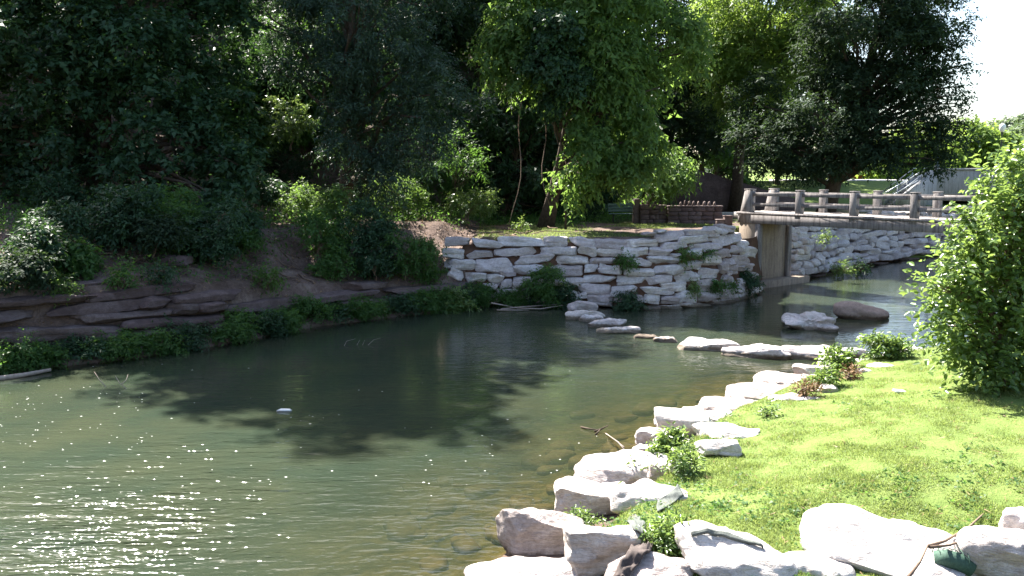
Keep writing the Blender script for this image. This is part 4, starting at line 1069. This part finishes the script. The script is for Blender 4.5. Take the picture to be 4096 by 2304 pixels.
# --- weeds on the sunny edge
GE = 'weeds between the lawn boulders'
for (u, v, r, lab, mat, n, lf, asp) in [
    (676, 450, 16, 'tall leafy yellow-green weed clump in front of the squared boulder', 'lime', 1500, .10, .45),
    (683, 468, 14, 'grey-green weed clump at the foot of the tall one', 'lime', 900, .08, .35),
    (841, 365, 12, 'leafy round weed at the far lawn edge by the dam', 'lime', 900, .11, .6),
    (822, 380, 13, 'loose grey-green weed spilling over the far slabs', 'lime', 800, .09, .4),
    (806, 393, 9, 'dry brown-tinged weed at the lawn edge', 'straw', 500, .08, .35),
    (877, 350, 14, 'weed clump on the dam end against the sunlit water', 'lime', 1000, .11, .5),
    (900, 352, 11, 'lower weed clump right of the dam end one under the shrub', 'lime', 700, .1, .5),
    (640, 478, 10, 'thin trailing weed over the brown-faced boulder', 'lime', 260, .09, .5),
    (583, 530, 16, 'yellow-green weed tuft between two tall white boulders', 'lime', 900, .07, .35),
    (672, 543, 16, 'mixed weed patch beside the dark cloth', 'lime', 1500, .08, .35),
    (613, 507, 7, 'single long-leaved sprout in front of the blocky boulder', 'lime', 60, .12, .22),
    (770, 413, 7, 'sprig beside the long white slab', 'lime', 200, .08, .4),
    (850, 375, 8, 'brown dying weed beside the leafy round one', 'straw', 350, .08, .4)]:
    bush(u, v, r, lab, mat, n, lf, asp, name='weed', cat='weed', group=GE, rich=True, per=9, twig=.22, droop=.1)
# broad upright dock leaf by the cloth
c = G(679, 553)
rt = thing('dock_plant', 'upright plant with broad yellow-green leaf between cloth and netting', 'weed', c, 0, GE)
rng = np.random.default_rng(4)
n = 16; P3 = np.zeros((n, 3)) + (0, 0, .02) + rng.normal(size=(n, 3)) * .02
put('foliage', leaves('foliage', P3, unit(np.c_[rng.normal(size=n) * .25, rng.normal(size=n) * .25, np.ones(n)]), unit(np.c_[rng.normal(size=n), -np.ones(n), np.zeros(n)]), .42, .17, L['lime'], rng.uniform(0, 1, n), rng, True), rt)

# --- lawn grass blades
rng = np.random.default_rng(8)
def blades(name, P, hgt, wid, mat, label, lean=.5):
    n = len(P); d = unit(np.c_[rng.normal(size=(n, 2)) * lean, np.ones(n)]); s = unit(np.c_[rng.normal(size=(n, 2)), np.zeros(n)])
    h = (hgt * rng.uniform(.5, 1.4, n))[:, None]; w = wid * rng.uniform(.7, 1.4, n)[:, None]
    V = np.stack([P - s * w, P + s * w, P + d * h], 1).reshape(-1, 3)
    tone = np.clip(.5 + .22 * fbm(P * (.5, .5, 0), 51) + .35 * fbm(P * (4, 4, 0), 52) + rng.uniform(-.5, .5, n), 0, 1)
    o = put(name, mesh_np(name, V, np.arange(n * 3).reshape(-1, 3), L[mat], tone)); return tag(o, kind='stuff', label=label)
N = 760000
yy = 7.4 + 17.6 * rng.uniform(0, 1, N) ** 1.35
xx = yy * rng.uniform(-.04, .74, N)
z_, zn_, _, dn_ = ground(np.c_[xx, yy]); keep = (zn_ == 2) & (dn_ > 1.15 + .25 * fbm(np.c_[xx, yy, xx * 0], 71))
clump = fbm(np.c_[xx * 2.2, yy * 2.2, xx * 0], 61)
keep &= rng.uniform(0, 1, N) < .62 + .5 * clump
P = np.c_[xx, yy, z_ - .005][keep]
blades('lawn_grass', P, .036 + .028 * np.clip(clump[keep], -1, 1), .006, 'grass', 'sunlit mown lawn grass with clover patches', .8)
# clover and broad-leaved weeds in the lawn, dry clippings
n = 9000; yy = 8.3 + 15 * rng.uniform(0, 1, n) ** 1.2; xx = yy * rng.uniform(-.04, .74, n)
z_, zn_, _, dn_ = ground(np.c_[xx, yy]); keep = (zn_ == 2) & (dn_ > 1.2) & (fbm(np.c_[xx * .9, yy * .9, xx * 0], 72) + rng.uniform(-.3, .3, n) > .6)
P3 = np.repeat(np.c_[xx, yy, z_ + .015][keep], 6, 0); P3 = P3 + rng.normal(size=P3.shape) * (.05, .05, .012)
o = put('lawn_weeds', leaves('lawn_weeds', P3, unit(rng.normal(size=P3.shape) * (1, 1, .35)), unit(rng.normal(size=P3.shape) * .4 + (0, 0, 1)), .05, .8, L['wild'], rng.uniform(0, 1, len(P3)), rng)); tag(o, kind='stuff', label='darker clover patches growing in the lawn')
n = 2600; yy = 8.3 + 14 * rng.uniform(0, 1, n) ** 1.2; xx = yy * rng.uniform(-.04, .74, n)
z_, zn_, _, dn_ = ground(np.c_[xx, yy]); keep = (zn_ == 2) & (dn_ > 1.0); P3 = np.c_[xx, yy, z_ + .035][keep]
o = put('dry_clippings', leaves('dry_clippings', P3, unit(rng.normal(size=P3.shape) * (1, 1, .15)), unit(rng.normal(size=P3.shape) * .3 + (0, 0, 1)), .11, .10, L['straw'], rng.uniform(.5, 1, len(P3)), rng)); tag(o, kind='stuff', label='dry grass clippings lying on the lawn')
# shaded grass behind the wall
xx = rng.uniform(-1.5, 13, 26000); yy = rng.uniform(33.5, 44, 26000)
z_, zn_, df__, _ = ground(np.c_[xx, yy]); keep = (zn_ == 1) & (df__ > 1.3) & (fbm(np.c_[xx * .5, yy * .5, xx * 0], 5) > -.3)
blades('shaded_grass', np.c_[xx, yy, z_][keep], .07, .012, 'grass', 'thin grass in the shade behind the stacked wall')

# ------------------------------------------------------------------ hanging vines, logs, sticks, litter
def stick(name, label, cat, pts_px, r, mat='dead', group=None, zf=None, n=6):
    pts = [np.asarray(q, float) for q in pts_px]
    c = pts[0]; t = thing(name, label, cat, c, 0, group)
    b = MB(); b.tube(np.array(pts) - c, np.linspace(r, r * .5, len(pts)), n); b.build('stem', M[mat], t, sm=True); return t
for (u0, v0, u1, v1, lab) in [(525, 95, 512, 226, 'long bare vine hanging to the ground under the bright tree'), (540, 100, 548, 205, 'bare vine hanging in a loose loop under the bright tree'), (556, 110, 566, 195, 'thin bare vine nearest the bright tree trunk')]:
    t = np.linspace(0, 1, 9); rng = np.random.default_rng(int(u0))
    stick('hanging_vine', lab, 'vine', [PY(u0 + (u1 - u0) * a_ + 4 * math.sin(a_ * 7 + u0), v0 + (v1 - v0) * a_, 37.6 + .5 * math.sin(a_ * 5)) for a_ in t], .028, 'twig', 'bare vines hanging under the bright tree')
def W0(u, v, z=.02): return PZ(u / 2.5156, v / 2.5156, z)
stick('log', 'smooth bare log floating at the shaded bank near the frame edge', 'log', [W0(-60, 965, .02), W0(0, 952, .04), W0(60, 943, .05), W0(127, 930, .06)], .085, 'dead', n=9)
def twigpile(label, segs, r=.012, name='branch', mat='dead', cat='branch'):
    c = np.asarray(segs[0][0], float); t = thing(name, label, cat, c)
    for s_ in segs:
        b = MB(); b.tube(np.array(s_) - c, np.linspace(r, r * .4, len(s_)), 5); b.build('stem', M[mat], t)
twigpile('dead branch with forked twigs snagged in the dark pool', [[W0(268, 975, -.02), W0(250, 955, .15), W0(237, 935, .33)], [W0(320, 980, -.02), W0(300, 962, .12), W0(290, 945, .28)], [W0(305, 968, .1), W0(318, 955, .2), W0(322, 942, .3)]])
twigpile('thin pale twigs breaking the surface of the dark pool', [[W0(866, 870, 0), W0(872, 858, .1), W0(895, 852, .16)], [W0(898, 868, 0), W0(905, 855, .14)], [W0(912, 868, 0), W0(918, 855, .14)], [W0(926, 868, 0), W0(940, 855, .12), W0(958, 850, .16)]], .008)
twigpile('bent dead branch reaching out of the water beside the lawn boulders', [[W0(1576, 1138, .15), W0(1555, 1112, .2), W0(1535, 1098, .1), W0(1520, 1088, -.02)], [W0(1570, 1125, .2), W0(1548, 1108, .12), W0(1525, 1090, .02)]], .014)
twigpile('dark forked branch floating off the lawn boulders', [[W0(1462, 1074, .02), W0(1490, 1080, .05), W0(1512, 1082, .03)], [W0(1495, 1085, .02), W0(1515, 1078, .08), W0(1530, 1070, .1)], [W0(1498, 1094, 0), W0(1510, 1080, .07)]], .022, mat='bark')
twigpile('pale driftwood sticks washed up at the foot of the stacked wall', [[W0(1260, 778, .05), W0(1310, 772, .1), W0(1400, 766, .12)], [W0(1300, 775, .06), W0(1360, 777, .08), W0(1440, 764, .1)], [W0(1235, 762, .25), W0(1290, 772, .08)], [W0(1250, 780, .04), W0(1330, 780, .05)]], .03)
c = G(912, 548)
t_ = np.array([G(930, 576) + (0, -.2, .5), G(928, 545) + (0, 0, .42), G(922, 545) + (0, 0, .40)])
twigpile('bare forked branch leaning on the biggest white boulder', [[PY(908, 578, 8.6), PY(920, 562, 8.75), PY(928, 545, 8.9)], [PY(928, 546, 8.9), PY(945, 541, 9.3), PY(968, 528, 10.), PY(990, 508, 10.8), PY(1000, 495, 11.2)], [PY(930, 547, 8.9), PY(950, 545, 9.2), PY(972, 537, 9.6)]], .02, mat='twig')
# sheets of cloth and netting draped over stones
from mathutils.bvhtree import BVHTree
def drape(name, label, cat, rows, mat, thick=.012, seed=0, wr=.02, group=None, nr=12, nc=22):
    """rows of picture points: a wrinkled sheet lying on whatever stone or turf is there"""
    vv, ff, off_ = [], [], 0
    for ob in [q for q in COL.objects if q.name.startswith('boulder')] + [gobj]:
        m_ = ob.data; co = np.zeros(len(m_.vertices) * 3, np.float32); m_.vertices.foreach_get('co', co); co = co.reshape(-1, 3).astype(float)
        if ob is not gobj:
            mw = np.array(Matrix.Translation(ob.location) @ ob.rotation_euler.to_matrix().to_4x4()); co = co @ mw[:3, :3].T + mw[:3, 3]
            if co[:, 1].min() > 13: continue
            li_ = np.zeros(len(m_.loops), np.int32); m_.loops.foreach_get('vertex_index', li_); fq = li_.reshape(-1, 4)
        else:
            li_ = np.zeros(len(m_.loops), np.int32); m_.loops.foreach_get('vertex_index', li_); fq = li_.reshape(-1, 4)
            cc = co[fq[:, 0]]; fq = fq[(cc[:, 1] > 6) & (cc[:, 1] < 14) & (cc[:, 0] > -2) & (cc[:, 0] < 10)]
        vv.append(co); ff.append(fq + off_); off_ += len(co)
    tree = BVHTree.FromPolygons(np.concatenate(vv).tolist(), np.concatenate(ff).tolist())
    Gp = np.array(rows, float) / 2.5156; r0, c0 = Gp.shape[:2]
    a_ = np.linspace(0, r0 - 1, nr); b_ = np.linspace(0, c0 - 1, nc)
    ia = np.minimum(a_.astype(int), r0 - 2); ib = np.minimum(b_.astype(int), c0 - 2)
    fa = (a_ - ia)[:, None, None]; fb = (b_ - ib)[None, :, None]
    Pq = Gp[ia][:, ib] * (1 - fa) * (1 - fb) + Gp[ia + 1][:, ib] * fa * (1 - fb) + Gp[ia][:, ib + 1] * (1 - fa) * fb + Gp[ia + 1][:, ib + 1] * fa * fb
    top = np.zeros((nr * nc, 3))
    for i_, (u, v) in enumerate(Pq.reshape(-1, 2)):
        h_ = tree.ray_cast(Vector((0, 0, CZ)), Vector(ray(u, v)))
        top[i_] = h_[0] if h_[0] is not None else PZ(u, v, .5)
    T_ = top.reshape(nr, nc, 3)
    for _ in range(3):
        Tn = T_.copy(); Tn[1:-1] = (T_[:-2] + T_[2:] + 2 * T_[1:-1]) / 4; T_ = Tn; Tn = T_.copy(); Tn[:, 1:-1] = (T_[:, :-2] + T_[:, 2:] + 2 * T_[:, 1:-1]) / 4; T_ = np.maximum(Tn, T_ - np.array((9, 9, .0)))
    top = T_.reshape(-1, 3)
    top = top + np.array((0, -.3, 1.)) * (.02 + wr * (.6 + .6 * fbm(top * (14, 14, 5) + seed, seed)))[:, None]
    bot = top - np.array((0, -.2, 1)) * thick
    c = top.mean(0)
    q = [(i * nc + j, i * nc + j + 1, (i + 1) * nc + j + 1, (i + 1) * nc + j) for i in range(nr - 1) for j in range(nc - 1)]
    n0 = nr * nc
    q2 = [tuple(n0 + x for x in f[::-1]) for f in q]
    rim = [i for i in range(nc)] + [i * nc + nc - 1 for i in range(1, nr)] + [(nr - 1) * nc + j for j in range(nc - 2, -1, -1)] + [i * nc for i in range(nr - 2, 0, -1)]
    q3 = [(rim[j], rim[j - 1], n0 + rim[j - 1], n0 + rim[j]) for j in range(len(rim))]
    o = put(name, mesh_np(name, np.concatenate([top, bot]) - c, np.array(q + q2 + q3), M[mat], smoothing=True), None, c)
    return tag(o, label, cat, group)
def px(u, v, z): return PZ(u / 2.5156, v / 2.5156, z)
drape('discarded_cloth', 'dark soaked cloth draped between the white boulders', 'cloth', [[(1540, 1462), (1558, 1428), (1584, 1396), (1612, 1374), (1638, 1362)], [(1560, 1466), (1574, 1438), (1596, 1408), (1622, 1388), (1645, 1370)], [(1574, 1468), (1590, 1446), (1608, 1422), (1628, 1404), (1644, 1384)]], 'cloth', .02, 3, .09)
drape('erosion_netting', 'grey erosion netting curled over the stone beside the cloth', 'netting', [[(1560, 1306), (1582, 1299), (1606, 1304), (1624, 1322)], [(1584, 1322), (1598, 1320), (1612, 1328), (1624, 1342)], [(1596, 1340), (1604, 1342), (1612, 1350), (1618, 1362)]], 'net', .012, 5, .03, 'erosion netting scraps')
drape('erosion_netting', 'rolled grey netting along the top of the sloping boulder', 'netting', [[(1738, 1344), (1780, 1336), (1830, 1346), (1880, 1362), (1918, 1376)], [(1740, 1351), (1782, 1345), (1832, 1356), (1882, 1370), (1920, 1382)]], 'net', .03, 7, .03, 'erosion netting scraps', nr=5)
drape('erosion_netting', 'grey netting lying over the low white slab', 'netting', [[(1655, 1262), (1680, 1246), (1706, 1224)], [(1650, 1278), (1680, 1262), (1714, 1238)], [(1654, 1292), (1684, 1276), (1720, 1250)]], 'net', .012, 9, .02, 'erosion netting scraps')
b = MB(); c = px(2392, 1418, .75)
b.tube([(-.16, .05, .04), (-.05, 0, .06), (.08, -.03, .03), (.2, -.08, -.04)], [.08, .10, .10, .08], 14)
for j in range(7): 
    xq = -.13 + j * .045; b.tube([(xq + .15 * math.cos(a_) * 0, .02 - xq * .3 + .106 * math.cos(a_), .05 + .106 * math.sin(a_)) for a_ in np.linspace(0, 6.2, 16)], .006, 4)
tag(b.build('netting_roll', M['netgreen'], None, c, sm=True), 'roll of dark green netting stuffed between two white boulders', 'netting')
c = G(2262 / 2.5156, 988 / 2.5156)
b = MB(); b.box((-.13, -.06, .01), (.13, .06, .05), .01); o = b.build('litter', M['paper'], None, c); o.rotation_euler = (.1, .15, .3); tag(o, 'scrap of white litter lying on the lawn', 'litter')
# foam flecks drifting on the pool
rng = np.random.default_rng(12); n = 170
u_ = np.concatenate([rng.uniform(0, 150, 60), rng.uniform(0, 620, 110)]); v_ = np.concatenate([rng.uniform(385, 450, 60), rng.uniform(360, 500, 110)])
V, Q = [], []
for u, v in zip(u_, v_):
    q = PZ(u, v, .004)
    if not inside(q[None, :2], POLY)[0]: continue
    s_ = rng.uniform(.005, .013); e = rng.uniform(1, 2.2); kq = len(V)
    for a_ in range(6): V.append((q[0] + s_ * e * math.cos(a_ * 1.047), q[1] + s_ * math.sin(a_ * 1.047), .002))
    Q += [(kq, kq + a_, kq + a_ + 1) for a_ in range(1, 5)]
o = put('foam_flecks', mesh_np('foam_flecks', np.array(V), np.array(Q), M['foam'])); tag(o, kind='stuff', label='white flecks of foam drifting on the pool')
c = px(715, 1033, .01); b = MB(); b.prism([(-.16, 0), (-.05, -.0), (.16, .0), (.1, .03), (-.08, .035)], -.05, .05); tag(b.build('floating_litter', M['paper'], None, c), 'white scrap floating in the middle of the dark pool', 'litter')
# cobbles on the shallow bed
rng = np.random.default_rng(21); mb = MB()
for _ in range(90):
    u, v = rng.uniform(400, 720), rng.uniform(400, 576); q = PZ(u, v, -.3)
    zz, zn, _, dn_ = ground(q[None, :2])
    if zn[0] != 0 or dn_[0] > 4: continue
    s_ = rng.uniform(.08, .34); qv, qq = rock_verts((s_ * 2, s_ * 1.5, s_ * .7), int(rng.integers(1e5)), n=4, sq=4, skew=.3); a_ = rng.uniform(0, 6)
    qv = qv @ np.array(((math.cos(a_), -math.sin(a_), 0), (math.sin(a_), math.cos(a_), 0), (0, 0, 1)))
    mb.add(qv + (q[0], q[1], zz[0] + .02), qq)
o = mb.build('creek_bed_stones', M['drystone'], sm=True); tag(o, kind='stuff', label='brown stones on the shallow creek bed')
